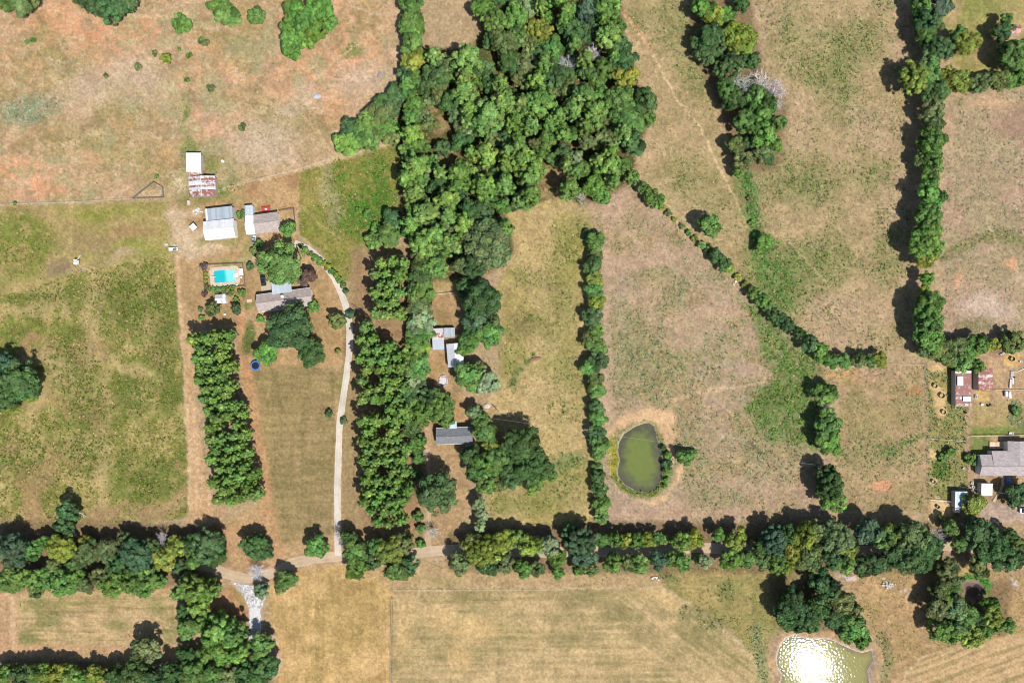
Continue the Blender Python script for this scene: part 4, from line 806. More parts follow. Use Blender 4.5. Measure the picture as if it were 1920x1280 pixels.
def building(name, label, cat, px, py, L, Wd, rot, eave, rise, style='shingle', roof=(.2, .18, .17), wall=(.5, .48, .44), over=.35, ns=10, colf=None, doors=(), wins=0, group=None, mono=False, openside=False):
    # L, Wd are the roof's length along the ridge and its width in photograph pixels
    k = PX * (1 - eave / H); l, w_ = L * k / 2, Wd * k / 2; o = W(px, py, eave)
    t = thing(name, label, cat, (o.x, o.y, 0), math.radians(rot), group)
    a, b = l - over, w_ - over
    if mono: z0, z1 = eave - rise / 2, eave + rise / 2
    sl_ = rise / w_
    if openside:
        for x in (-a, 0, a):
            for y in (-b, b): MB().tube((x, y, 0), (x, y, eave - .1 if not mono else (z0 if y < 0 else z1) - .15), .08).obj('post', M_PLAIN, (.25, .2, .16), t)
    elif mono:
        zb = lambda y: eave + y * rise / (2 * w_) - .06
        MB().add([(-a, -b, 0), (a, -b, 0), (a, b, 0), (-a, b, 0), (-a, -b, zb(-b)), (a, -b, zb(-b)), (a, b, zb(b)), (-a, b, zb(b))], [(0, 1, 5, 4), (1, 2, 6, 5), (2, 3, 7, 6), (3, 0, 4, 7), (4, 5, 6, 7)]).obj('wall', M_PLAIN, wall, t)
    else:
        zw = eave + over * sl_ - .06; zr = eave + rise - .06
        MB().add([(-a, -b, 0), (a, -b, 0), (a, b, 0), (-a, b, 0), (-a, -b, zw), (a, -b, zw), (a, b, zw), (-a, b, zw), (-a, 0, zr), (a, 0, zr)], [(0, 1, 5, 4), (2, 3, 7, 6), (1, 2, 6, 9, 5), (3, 0, 4, 8, 7), (4, 5, 9, 8), (6, 7, 8, 9)]).obj('wall', M_PLAIN, wall, t)
    r = MB()
    if mono:
        q = [(-l, -w_, z0), (l, -w_, z0), (l, w_, z1), (-l, w_, z1)]
        r.slab(*q, .06); ro = r.obj('roof', M_SHINGLE if style == 'shingle' else M_METAL, roof, t)
        if style == 'metal': sheets(ro, *q, ns, colf or (lambda i: (roof, .0)))
    else:
        zt = eave + rise
        q1 = [(-l, -w_, eave), (l, -w_, eave), (l, 0, zt), (-l, 0, zt)]; q2 = [(l, w_, eave), (-l, w_, eave), (-l, 0, zt), (l, 0, zt)]
        r.slab(*q1, .08); r.slab(*q2, .08); ro = r.obj('roof', M_SHINGLE if style == 'shingle' else M_METAL, roof, t)
        if style == 'metal':
            sheets(ro, *q1, ns, colf or (lambda i: (roof, 0))); sheets(ro, *q2, ns, (lambda i: colf(i + ns)) if colf else (lambda i: (roof, 0)))
        MB().add([(-l - .02, -.16, zt - .01), (l + .02, -.16, zt - .01), (l + .02, 0, zt + .06), (-l - .02, 0, zt + .06), (l + .02, .16, zt - .01), (-l - .02, .16, zt - .01)], [(0, 1, 2, 3), (3, 2, 4, 5)]).obj('ridge_cap', M_METAL if style == 'metal' else M_SHINGLE, tuple(c * (1.0 if style == 'metal' else .9) for c in roof), ro)
    if cat == 'house':
        for x, y in ((-.55, .4), (.25, -.35), (.6, .45)): MB().tube((x * l, y * w_, eave + rise * .4), (x * l, y * w_, eave + rise * (1 - abs(y)) + .45), .07, .07, 7).obj('vent_pipe', M_METAL, (.5, .5, .5), ro)
        for y in (-w_ - .07, w_ + .07): MB().box(-l, l, y - .07, y + .07, eave - .16, eave - .03).obj('gutter', M_PLAIN, (.5, .49, .47), ro)
    if not openside:
        for side, f in doors:
            opening(t, 'door', *{'s': ((f * a, -b), (0, -1)), 'n': ((f * a, b), (0, 1)), 'e': ((a, f * b), (1, 0)), 'w': ((-a, f * b), (-1, 0))}[side], 1.0 if cat == 'house' else 2.2, 2.0 if eave > 2.3 else eave * .75, .05, (.3, .22, .16) if cat == 'house' else (.45, .45, .45))
        for i in range(wins):
            f = -.8 + 1.6 * (i + .5) / wins
            for s, nn in ((-b, -1), (b, 1)):
                if not any(abs(f - d[1]) < .12 and d[0] == ('s' if nn < 0 else 'n') for d in doors): opening(t, 'window', (f * a, s), (0, nn), 1.1, 1.0, .95, (.75, .74, .7))
    t['half'] = 0; del t['half']; return t, ro
WHITE = (.50, .50, .495); TIN = (.27, .31, .345); PALE = (.36, .395, .425); RUST = (.22, .10, .08); SHG = tuple(1.8 * c for c in C(158, 146, 140))
rr_ = random.Random(3)
def vary(col, a, b):
    f = rr_.uniform(a, b); return tuple(c * f for c in col)
building('shed', 'white roofed shed above the rust striped barn in top left pasture', 'shed', 363, 304.5, 36, 27, 91, 2.9, .4, 'metal', WHITE, (.36, .3, .27), mono=True, ns=8, doors=[('w', 0)])
building('barn', 'barn with red and white rust striped metal roof in top left pasture', 'barn', 379, 349.5, 38, 50, 92, 2.9, 1.0, 'metal', (.46, .47, .48), (.30, .25, .22), ns=9, doors=[('e', 0)],
         colf=lambda i: ((rr_.uniform(.40, .54),) * 3, rr_.choice([.36, .44, .5, .56, .6])))
building('lean_to', 'small brown lean-to joining the white shed and striped barn', 'shed', 366, 326, 24, 9, 2, 2.2, .25, 'metal', (.36, .28, .25), (.3, .25, .22), mono=True, ns=4, over=.1, colf=lambda i: ((.40, .33, .3) if i < 3 else (.6, .6, .6), .5))
building('workshop', 'big white roofed workshop with a blue-grey lean-to behind it', 'workshop', 411.5, 430, 57.5, 35.5, 6, 3.4, 1.2, 'metal', (.55, .545, .53), (.62, .6, .56), ns=16, doors=[('s', .2), ('s', -.5)], wins=2, colf=lambda i: ((rr_.uniform(.45, .52),) * 3, 0))
building('lean_to', 'blue-grey ribbed metal lean-to against the white workshop', 'shed', 410.5, 400, 50.5, 23, 6.5, 3.1, -.5, 'metal', TIN, (.4, .4, .4), mono=True, ns=14, over=.2, colf=lambda i: ((.55, .55, .55) if i == 0 else vary(TIN, .85, 1.1), .12))
building('shelter', 'little tilted white square shelter beside the workshop', 'shelter', 362, 425.5, 11, 11, 42, 2.1, .15, 'metal', WHITE, mono=True, ns=3, over=.25, openside=True)
t, ro = building('garage', 'brown-grey shingled garage right of the white workshop', 'garage', 500.5, 417.5, 46, 35.5, 7.5, 2.9, 1.2, 'shingle', SHG, (.55, .52, .46), ns=0, doors=[('s', .1)], wins=2)
MB().tube((0.2, 1.5, 3.2), (.2, 1.5, 4.2), .09, .09, 8).obj('vent_pipe', M_METAL, (.12, .12, .12), ro)
building('shed', 'white metal roofed wing on the left of the brown garage', 'shed', 469, 421.5, 17, 36, 4, 2.8, .9, 'metal', (.56, .56, .55), (.6, .58, .54), ns=5, doors=[('s', 0)], over=.2)
building('shed', 'narrow blue-grey metal roof shed above the white garage wing', 'shed', 466.5, 394, 15, 19, 5, 2.6, -.3, 'metal', PALE, (.45, .45, .43), mono=True, ns=4, over=.15, colf=lambda i: (vary(PALE, .85, 1.1), .1))
t, ro = building('house', 'long brown-grey shingled main house below the round pool garden tree', 'house', 533.5, 562.5, 103, 33, 7.8, 2.8, 1.5, 'shingle', SHG, (.58, .5, .42), wins=6, doors=[('s', .1), ('n', -.3)])
q = [(-4, 2.6, 3.45), (3.3, 2.6, 3.45), (3.3, 7.1, 2.9), (-4, 7.1, 2.9)]
pr = MB().slab(*q, .06).obj('porch_roof', M_METAL, PALE, t); sheets(pr, *q, 8, lambda i: (vary((.34, .38, .41), .92, 1.06), .05))
for x in (-3.8, 3.1): MB().tube((x, 6.9, 0), (x, 6.9, 2.85), .08).obj('porch_post', M_PLAIN, (.6, .6, .58), t)
MB().box(-.35, .35, .9, 1.6, 3.6, 5.0).box(-.45, .45, .8, 1.7, 4.95, 5.1).obj('chimney', M_STONE, (.7, .68, .64), ro)
building('garden_shed', 'small grey and white glazed garden shed below the pool', 'shed', 413.5, 560, 19, 17, 5, 2.1, .6, 'metal', (.55, .55, .55), (.68, .68, .66), ns=4, over=.1, doors=[('e', 0)], colf=lambda i: ((.34, .33, .34) if i > 4 or i in (2,) else (.56, .56, .56), 0))
building('shed', 'pale tin shed with a rust red striped middle band, middle plot', 'shed', 821.3, 635.3, 40, 21.5, 92.5, 2.5, .3, 'metal', PALE, (.4, .36, .33), mono=True, ns=9, over=.1, doors=[('w', 0)],
         colf=lambda i: ((.30, .335, .36), .15) if i < 4 else (((.55, .5, .5), .52) if i in (5, 6) else ((.36, .34, .35), .36)))
building('shed', 'short grey tin shed joined right of the rust banded shed', 'shed', 842.7, 623, 20.5, 17.5, 2, 2.4, -.3, 'metal', (.30, .325, .345), (.4, .36, .33), mono=True, ns=6, over=.1, colf=lambda i: (vary((.30, .325, .345), .9, 1.1), .25))
building('shed', 'grey and white tin roof shed below the rust banded shed', 'shed', 853.5, 665.5, 44, 30, 95, 2.9, 1.0, 'metal', (.42, .43, .44), (.45, .42, .38), ns=12, over=.15, doors=[('w', .1)], colf=lambda i: ((.58, .58, .58) if i < 12 else vary((.38, .39, .41), .93, 1.07), .05))
t, ro = building('house', 'grey shingled house in the middle plot half under trees', 'house', 852, 816.5, 68, 30.5, 2, 2.8, 1.3, 'shingle', tuple(1.35 * c for c in C(128, 130, 134)), (.62, .6, .56), wins=4, doors=[('s', -.1)])
q = [(-1.7, 2.7, 3.25), (1.0, 2.7, 3.25), (1.0, 5.3, 2.7), (-1.7, 5.3, 2.7)]
pr = MB().slab(*q, .07).obj('porch_roof', M_METAL, (.4, .46, .5), t)
for x in (-1.5, .8): MB().tube((x, 5.1, 0), (x, 5.1, 2.65), .07).obj('porch_post', M_PLAIN, (.6, .6, .58), t)
building('shed', 'long rusty shed with pale patch sheets on the right farm', 'shed', 1806.5, 728, 66, 28, 90.5, 3.0, -.6, 'metal', RUST, (.38, .36, .34), mono=True, ns=15, over=.1, doors=[('e', 0)],
         colf=lambda i: ((.54, .54, .53), .1) if i == 14 else (((.42, .34, .33), .62) if rr_.random() < .7 else ((.5, .46, .46), .5)))
def patch(px, py, wpx, hpx, z, label, col):
    b = MB(); o = W(px, py, z); b.box(-wpx * .098, wpx * .098, -hpx * .098, hpx * .098, 0, .05)
    for i in range(4): x = (-.75 + i * .5) * wpx * .098; b.box(x - .04, x + .04, -hpx * .098, hpx * .098, .05, .08)
    return tag(b.obj('metal_sheet', M_METAL, col, None, .05, (o.x, o.y, z)), label, 'sheet')
patch(1800.5, 714, 11, 18, 3.18, 'tall pale metal sheet lying on the upper half of the rusty shed roof', (.5, .5, .47))
patch(1813, 747.5, 14.5, 9, 3.30, 'white metal sheet lying on the lower half of the rusty shed roof', (.56, .56, .56))
building('barn', 'brick red rusty roofed barn right of the long rusty shed', 'barn', 1848, 711, 42, 28.5, 91, 3.0, .5, 'metal', RUST, (.36, .3, .28), mono=True, ns=10, over=.15, doors=[('w', 0)], colf=lambda i: ((.6, .5, .48), .5) if i in (3, 6) else ((.50, .34, .31), .6))
# right-hand farmhouse, parts share one roof complex
k = PX * (1 - 2.9 / H)
t = thing('house', 'grey shingled farmhouse cut by the right edge of the picture', 'house', W(1837, 891, 2.9) * 1.0)
t.location.z = 0
HX = lambda px: (px - 1837) * k
HY = lambda py: (891 - py) * k
x1 = HX(1966); yr = HY(873)
MB().prism([(HX(1838.5), HY(889.5)), (x1 - .3, HY(889.5)), (x1 - .3, HY(829)), (HX(1890.5), HY(829)), (HX(1890.5), HY(847)), (HX(1860.5), HY(847)), (HX(1860.5), HY(854)), (HX(1838.5), HY(854))], 0, 2.9).obj('wall', M_PLAIN, (.55, .52, .48), t)
zr = 2.9 + 1.15
ro = MB().slab((0, 0, 2.9), (x1, 0, 2.9), (x1, yr, zr), (0, yr, zr), .08).slab((HX(1860), HY(852), 2.9 + .02), (0, HY(852), 2.9 + .02), (0, yr, zr), (HX(1860), yr, zr), .08).obj('roof', M_SHINGLE, tuple(1.7 * c for c in C(158, 148, 146)), t)
MB().slab((x1, HY(845), 2.92), (HX(1859.5), HY(845), 2.92), (HX(1859.5), yr, zr + .05), (x1, yr, zr + .05), .08).obj('roof_slope', M_SHINGLE, tuple(1.7 * c for c in C(162, 152, 150)), ro)
MB().slab((HX(1889), HY(826.5), 2.95), (HX(1908), HY(826.5), 4.0), (HX(1908), yr + .1, 4.12), (HX(1889), yr + .1, 3.05), .08).slab((HX(1908), HY(826.5), 4.0), (HX(1930), HY(826.5), 2.95), (HX(1930), yr + .1, 3.05), (HX(1908), yr + .1, 4.12), .08).obj('roof_wing', M_SHINGLE, tuple(1.7 * c for c in C(156, 146, 144)), ro)
MB().box(-.1, x1 + .05, yr - .12, yr + .12, zr + .0, zr + .07).obj('ridge_cap', M_SHINGLE, tuple(1.7 * c for c in C(140, 132, 130)), ro)
for px in (1850, 1866, 1896, 1911): opening(t, 'window', (HX(px), HY(889.5)), (0, -1), 1.2, 1.0, 1.0, (.75, .74, .7))
opening(t, 'door', (HX(1881), HY(889.5)), (0, -1), 1.0, 2.0, .05, (.3, .2, .15))
t = thing('deck', 'small timber deck behind the right hand farmhouse', 'deck', W(1867, 834))
for i in range(12): MB().box(-2.5 + i * .42, -2.12 + i * .42, -1.2, 1.2, .25, .32).obj('plank', M_PLAIN, vary((.52, .38, .24), .85, 1.1), t)
MB().box(-2.4, 2.4, -1.1, 1.1, 0, .24).obj('deck_frame', M_PLAIN, (.3, .22, .15), t)
building('carport', 'white flat metal roofed carport before the right hand farmhouse', 'carport', 1850.5, 917.5, 21, 23, 0, 2.4, .2, 'metal', (.5, .5, .47), (.38, .38, .38), mono=True, ns=7, over=.1, doors=[('s', 0)])
building('shed', 'shiny pale blue metal roofed shed beside the gravel yard', 'shed', 1803, 936.5, 24, 31, 0, 2.5, .25, 'metal', (.5, .62, .72), (.4, .38, .36), mono=True, ns=7, over=.1, doors=[('e', 0)], colf=lambda i: (rr_.choice([(.28, .40, .5), (.42, .5, .56), (.52, .55, .57)]), .1))
building('shed', 'low white annex under the shiny blue shed', 'shed', 1795.5, 957, 10, 8, 0, 1.8, .15, 'metal', (.5, .49, .45), (.4, .38, .36), mono=True, ns=3, over=.05)
building('shed', 'small rust red roofed shed under the top right trees', 'shed', 1902, 55.5, 22, 16, -4, 2.6, .6, 'metal', (.36, .18, .16), (.4, .36, .33), ns=6, over=.15, doors=[('e', 0)], colf=lambda i: ((.45, .2, .19), .5))

# ---------------------------------------------------------------- pool
def rrect(cx, cy, w_, h_, r, rot, z=0, n_=5):
    pts = []
    for sx, sy, a0 in ((1, 1, 0), (-1, 1, 90), (-1, -1, 180), (1, -1, 270)):
        for i in range(n_ + 1):
            a = math.radians(a0 + 90 * i / n_); pts.append((sx * (w_ / 2 - r) + r * math.cos(a), sy * (h_ / 2 - r) + r * math.sin(a)))
    return pts
o = W(421.5, 517.5); t = thing('swimming_pool', 'turquoise swimming pool with rounded pale concrete surround', 'pool', o, math.radians(5))
out_, inn = rrect(0, 0, 11.2, 7.2, 1.5, 0), rrect(.15, 0, 8.0, 4.5, .7, 0); n_ = len(out_)
b = MB(); b.add([(x, y, .12) for x, y in out_] + [(x, y, .12) for x, y in inn] + [(x, y, -.2) for x, y in out_] + [(x, y, -1.3) for x, y in inn],
    [(i, (i + 1) % n_, n_ + (i + 1) % n_, n_ + i) for i in range(n_)] + [(i + 2 * n_, (i + 1) % n_ + 2 * n_, (i + 1) % n_, i) for i in range(n_)] + [(i + n_, (i + 1) % n_ + n_, (i + 1) % n_ + 3 * n_, i + 3 * n_) for i in range(n_)])
b.obj('surround', M_STONE, C(222, 204, 180), t)
wv = []; xs = np.linspace(-3.92, 4.22, 24); ys = np.linspace(-2.27, 2.27, 12)
A, B = np.meshgrid(xs, ys); tt = sstep(-.4, 1.2, A)[..., None]; cc = np.array(C(34, 205, 214)) * (1 - tt) + np.array(C(150, 245, 238)) * tt
idx = (np.arange(11)[:, None] * 24 + np.arange(23)[None, :]).ravel()
me = np_mesh('pool_water', np.c_[A.ravel(), B.ravel(), np.full(A.size, .02)], np.c_[idx, idx + 1, idx + 25, idx + 24], cc.reshape(-1, 3)); me.materials.append(M_WATER); link('pool_water', me, t)
MB().box(3.6, 4.9, -.7, .7, .0, .2).box(3.3, 3.7, -.7, .7, 0, .1).obj('steps', M_STONE, (.8, .8, .78), t)
MB().box(-5.2, -3.3, -.22, .22, .5, .56).box(-5.1, -4.7, -.2, .2, .1, .5).obj('diving_board', M_PLAIN, (.4, .38, .36), t)
t = thing('patio_table', 'white table on a pale slab right of the pool', 'table', W(452, 510), .1)
MB().box(-1.1, 1.1, -1.25, 1.25, .0, .06).obj('slab', M_STONE, (.72, .7, .68), t)
MB().lathe([(.0, .74), (.62, .74), (.62, .70), (.0, .70)], 14).obj('table_top', M_PLAIN, (.8, .8, .78), t)
for a in range(4): MB().tube((.4 * math.cos(a * 1.57 + .7), .4 * math.sin(a * 1.57 + .7), .06), (.4 * math.cos(a * 1.57 + .7), .4 * math.sin(a * 1.57 + .7), .7), .03).obj('leg', M_PLAIN, (.7, .7, .7), t)
def chair(px, py, rz, label, grp):
    t = thing('patio_chair', label, 'chair', W(px, py), rz, grp)
    MB().box(-.25, .25, -.25, .25, .42, .46).obj('seat', M_PLAIN, (.75, .75, .74), t); MB().box(-.25, .25, .22, .27, .46, .9).obj('backrest', M_PLAIN, (.75, .75, .74), t)
    for x in (-.22, .22):
        for y in (-.22, .22): MB().box(x - .02, x + .02, y - .02, y + .02, 0, .42).obj('leg', M_PLAIN, (.6, .6, .6), t)
chair(452, 505.5, 0, 'white chair at the upper side of the poolside table', 'poolside chairs'); chair(453, 520, 2.6, 'white chair below the slab of the poolside table', 'poolside chairs'); chair(456, 511, -1.5, 'white chair right of the poolside table', 'poolside chairs'); chair(445, 534.5, .6, 'white chair at the lower right pool fence corner', 'poolside chairs')

# ---------------------------------------------------------------- fences
def fence(pts, label, step=4.0, h=1.2, col=(.3, .26, .21), wires=(.4, .75, 1.1), rad=.06, wr=.014, rails=False, name='wire_fence'):
    t = thing(name, label, 'fence', W(*pts[0])); o = W(*pts[0]); P = [W(*p) - o for p in pts]
    me = MB().tube((0, 0, -.3), (0, 0, h), rad, rad * .85, 6).mesh('post'); me.materials.append(M_BARK)
    for a, b in zip(P[:-1], P[1:]):
        d = (b - a).length; n_ = max(1, round(d / step))
        for i in range(n_): link('post', me, t, col, 1, a.lerp(b, i / n_))
        for z in wires:
            if rails:
                u = (b - a).normalized(); s = Vector((-u.y, u.x, 0)) * .04; m = MB(); zz = Vector((0, 0, z))
                m.add([a + zz - s, a + zz + s, b + zz + s, b + zz - s] + [v + Vector((0, 0, .1)) for v in (a + zz - s, a + zz + s, b + zz + s, b + zz - s)], [(0, 3, 2, 1), (4, 5, 6, 7), (0, 1, 5, 4), (1, 2, 6, 5), (2, 3, 7, 6), (3, 0, 4, 7)]); m.obj('rail', M_PLAIN, col, t)
            else: MB().tube(a + Vector((0, 0, z)), b + Vector((0, 0, z)), wr, wr, 3).obj('wire', M_METAL, (.4, .38, .36), t)
    link('post', me, t, col, 1, P[-1]); return t
fence([(382, 497), (456, 494), (461, 536), (385, 543), (382, 497)], 'dark rail fence around the swimming pool', 2.4, 1.2, (.12, .10, .09), (.3, .65, 1.05), rails=True, name='rail_fence')
fence([(525, 396), (552, 391), (556, 432)], 'dark rail fence around the garage side yard', 2.4, 1.3, (.12, .09, .07), (.4, .8, 1.15), rails=True, name='rail_fence')
fence([(-20, 385), (150, 379), (250, 373)], 'wire fence between top left pasture and the lawn')
fence([(408, 358), (480, 338), (560, 318), (640, 292), (745, 267)], 'wire fence along the pale track to the wood')
fence([(250, 373), (290, 342), (307, 352), (308, 371), (250, 373)], 'little triangular pen with dark rails near the striped barn', 3, 1.2, (.13, .12, .11), (.35, .7, 1.05), rails=True, name='pen_fence')
fence([(1735, 684), (1738, 780), (1740, 880), (1742, 965)], 'long upright wire fence left of the right farm pens')
fence([(1741, 822), (1776, 824), (1813, 827)], 'cross wire fence between the weedy farm pens', 3.5)
fence([(1813, 765), (1815, 830), (1817, 905)], 'wire fence between farm pens and farmhouse yard', 3.5)
fence([(1818, 817), (1860, 816), (1970, 815)], 'pale rail fence behind the right hand farmhouse', 3, 1.1, (.5, .48, .44), (.5, .95), rails=True, name='rail_fence')
fence([(1864, 731), (1900, 731), (1970, 732)], 'pale rail fence right of the brick red barn', 3, 1.2, (.48, .44, .4), (.4, .95), rails=True, name='rail_fence')
fence([(1560, 692), (1650, 682), (1733, 684)], 'wire fence below the diagonal hedge end')
fence([(1742, 936), (1790, 940)], 'short pale rail fence in the straw pen', 3, 1.1, (.6, .58, .54), (.5, .95), rails=True, name='rail_fence')
fence([(736, 1105), (900, 1104.5), (1060, 1104)], 'wire fence along the top of the bottom hayfield', 5)
fence([(735, 1120), (733.5, 1200), (733, 1300)], 'wire fence dividing the golden and the striped hayfields', 5)
fence([(804, 554), (828, 551), (852, 549)], 'pale rail fence above the middle plot lawn', 3, 1.1, (.6, .54, .46), (.5, .95), rails=True, name='rail_fence')
fence([(660, 570), (678, 582), (692, 596)], 'short dark rail fence between the pine blocks', 3, 1.1, (.2, .17, .15), (.5, .95), rails=True, name='rail_fence')

# ---------------------------------------------------------------- vehicles
def car(px, py, rz, col, label, L=4.5, wd=1.8, bed=False, name='car', cat='car'):
    t = thing(name, label, cat, W(px, py), rz); s = L / 4.5; w2 = wd / 2
    prof = [(-2.25, .45), (-2.2, .85), (-1.95, .95), (-1.0 if not bed else -.6, 1.0), (.9, 1.0), (1.9, .88), (2.2, .72), (2.25, .45)]
    b = MB(); V = []
    for y, k_ in ((-w2, 1), (-w2 * .9, 1.0), (w2 * .9, 1.0), (w2, 1)):
        e = .12 if abs(y) > w2 * .95 else 0
        V += [(x * s * (1 - e * .2), y, z - (e * .6 if z > .5 else 0)) for x, z in prof]
    n_ = len(prof); F = []
    for j in range(3): F += [(j * n_ + i, (j + 1) * n_ + i, (j + 1) * n_ + i + 1, j * n_ + i + 1) for i in range(n_ - 1)]
    F += [tuple(range(n_)), tuple(range(4 * n_ - 1, 3 * n_ - 1, -1)), tuple(j * n_ for j in (3, 2, 1, 0)), tuple(j * n_ + n_ - 1 for j in range(4))]
    body = b.add(V, F).obj('body', M_PAINT, col, t)
    xa, xb = (-1.75, .95) if not bed else (-.55, 1.0)
    c = [(xa, -w2 * .88, .96), (xb, -w2 * .88, .96), (xb, w2 * .88, .96), (xa, w2 * .88, .96)]; d = [(xa + .45, -w2 * .68, 1.45), (xb - .75, -w2 * .68, 1.45), (xb - .75, w2 * .68, 1.45), (xa + .45, w2 * .68, 1.45)]
    cab = MB().add([(x * s, y, z) for x, y, z in c + d], [(4, 5, 6, 7), (0, 1, 5, 4), (1, 2, 6, 5), (2, 3, 7, 6), (3, 0, 4, 7)]).obj('cabin_glass', M_GLASS, (.03, .035, .045), t)
    MB().box((xa + .42) * s, (xb - .72) * s, -w2 * .7, w2 * .7, 1.44, 1.5).obj('roof', M_PAINT, col, t)
    if bed: MB().box(-2.1 * s, -.7 * s, -w2 * .8, w2 * .8, .98, 1.02).obj('load_bed', M_PLAIN, (.05, .05, .05), t)
    for x in (-1.4, 1.4):
        for y in (-w2 + .05, w2 - .05):
            M = Matrix.Translation((x * s, y, .33)) @ Matrix.Rotation(math.pi / 2, 4, 'X')
            wh = MB().lathe([(0, -.1), (.33, -.1), (.33, .1), (0, .1)], 14, M).obj('wheel', M_PLAIN, (.02, .02, .02), t); MB().lathe([(0, -.11), (.18, -.11), (.18, .11), (0, .11)], 10, M).obj('rim', M_METAL, (.5, .5, .5), wh)
    for y in (-w2 * .7, w2 * .7):
        MB().box(2.12 * s, 2.24 * s, y - .18, y + .18, .6, .74).obj('headlight', M_GLASS, (.7, .7, .68), t); MB().box(-2.26 * s, -2.17 * s, y - .15, y + .15, .65, .82).obj('taillight', M_GLASS, (.35, .02, .02), t)
    return t
car(494.5, 525, math.radians(97), (.012, .013, .016), 'black car on the concrete patio half under the big yard tree')
car(1922, 956, 0, (.62, .66, .70), 'pale car parked at the right edge by the gravel yard', 5.0)
car(477.5, 449, math.radians(80), (.36, .44, .52), 'small grey-blue utility cart below the white garage wing', 2.9, 1.3, True, 'utility_cart', 'cart')
def trailer(px, py, rz, L, wd, col, label, load=None, side=.4):
    t = thing('utility_trailer', label, 'trailer', W(px, py), rz); a, b = L / 2, wd / 2
    MB().box(-a, a, -b, b, .5, .58).obj('bed', M_PLAIN, tuple(c * .8 for c in col), t)
    for nm, q in (('side_panel', (-a, a, -b - .04, -b)), ('side_panel', (-a, a, b, b + .04)), ('end_panel', (-a - .04, -a, -b, b)), ('end_panel', (a, a + .04, -b, b))): MB().box(*q, .5, .58 + side).obj(nm, M_PAINT, col, t)
    MB().tube((a, 0, .5), (a + 1.1, 0, .45), .05).obj('drawbar', M_PLAIN, (.1, .1, .1), t)
    for y in (-b - .15, b + .15):
        M = Matrix.Translation((-.2, y, .3)) @ Matrix.Rotation(math.pi / 2, 4, 'X'); MB().lathe([(0, -.1), (.3, -.1), (.3, .1), (0, .1)], 12, M).obj('wheel', M_PLAIN, (.02, .02, .02), t)
    return t
trailer(500, 392.5, math.radians(4), 3.0, 1.5, (.42, .06, .045), 'red utility trailer behind the brown garage')
trailer(326.5, 467.5, math.radians(3), 3.3, 1.25, (.66, .66, .6), 'white flatbed trailer with a dark tarp at the lawn corner', side=.15)
def mound(px, py, rx, ry, h, col, name, label, cat, seed, mat=None, z=0, rot=0):
    r = random.Random(seed); k, m_ = 14, 5; V = []; F = []
    for j in range(m_ + 1):
        f = j / m_; rad = math.cos(f * math.pi / 2) ** .8 if j < m_ else 0
        for i in range(k):
            a = 2 * math.pi * i / k; q = r.uniform(.8, 1.15); V.append((rx * rad * q * math.cos(a), ry * rad * q * math.sin(a), h * math.sin(f * math.pi / 2) * r.uniform(.8, 1.1) if j else -.1))
    F = [(j * k + i, j * k + (i + 1) % k, (j + 1) * k + (i + 1) % k, (j + 1) * k + i) for j in range(m_) for i in range(k)]
    o = MB().add(V, F).obj(name, mat or M_PLAIN, col); o.location = W(px, py) + Vector((0, 0, z)); o.rotation_euler = (0, 0, rot); return tag(o, label, cat)
mound(329, 468, .85, .5, .45, (.09, .14, .15), 'tarpaulin', 'dark teal tarpaulin bundle lying on the white flatbed trailer', 'tarpaulin', 1, z=.56, rot=.5)
mound(499.5, 392.6, .5, .35, .4, (.5, .5, .6), 'box_pile', 'pale bundle lying in the red trailer', 'bundle', 2, z=.55)
mound(312, 458, .75, .6, .45, (.34, .34, .35), 'rubble_pile', 'small grey heap above the white flatbed trailer', 'heap', 3, M_STONE)
mound(1889.5, 900, .9, 1.4, .7, (.03, .12, .38), 'tarpaulin', 'crumpled blue tarpaulin heap beside the farmhouse walkway', 'tarpaulin', 4, M_PAINT)
mound(594.5, 181, 1.5, .9, .4, (.3, .32, .35), 'scrap_heap', 'small blue-grey scrap heap on the orange bare soil', 'heap', 5, M_STONE)
mound(913, 761, 1.3, .9, .5, (.42, .36, .33), 'ash_heap', 'pale ash heap right of the middle plot trees', 'heap', 6, M_STONE)
mound(712, 141, 1.1, 1.2, .25, (.2, .17, .16), 'burn_pile', 'dark burnt patch heap on the top left pasture', 'heap', 7, M_STONE)
mound(1003, 673, 2.4, .7, .3, (.2, .1, .08), 'brush_pile', 'red-brown fallen brush pile in the middle field', 'brush pile', 8, M_BARK, rot=.3)
mound(1816, 1000, 1.2, .8, .5, (.3, .26, .24), 'scrap_heap', 'brown scrap heap under the purple junk yard tree', 'heap', 9, M_STONE)
def log(x0, y0, x1, y1, r, col, label):
    a, b = W(x0, y0), W(x1, y1); d = b - a; m = MB().tube((0, 0, r), d + Vector((0, 0, r * .8)), r, r * .6, 8); u = d.normalized(); s = Vector((-u.y, u.x, 0))
    o = m.obj('log', M_BARK, col); o.location = a; tag(o, label, 'log')
    for f, g in ((.35, 1), (.6, -1)): MB().tube(d * f + Vector((0, 0, r)), d * (f + .12) + s * g * .9 + Vector((0, 0, r + .2)), r * .4, r * .2, 5).obj('branch', M_BARK, col, o)
log(1404, 828, 1433, 851, .16, (.10, .085, .07), 'thin dark fallen trunk in the pond pasture')
log(923, 758, 935, 771, .2, (.09, .07, .06), 'dark log right of the pale ash heap')
log(627, 145, 638, 146, .25, (.2, .14, .11), 'brown log on the orange soil of the top left pasture')
log(1374, 533, 1378, 533, .18, (.66, .6, .5), 'pale short log beside the yellow diagonal hedge shrubs')
log(1378, 527, 1381, 529, .18, (.8, .76, .68), 'white stub nearest the yellow diagonal hedge shrubs')
log(150, 960, 163, 968, .14, (.5, .45, .4), 'pale fallen branch above the lower left tree line')
log(1760, 1010, 1797, 1000, .16, (.6, .56, .52), 'long white dead trunk at the junk yard end')
log(1152, 333, 1166, 318, .12, (.5, .45, .4), 'pale fallen pole at the lower right wood edge')
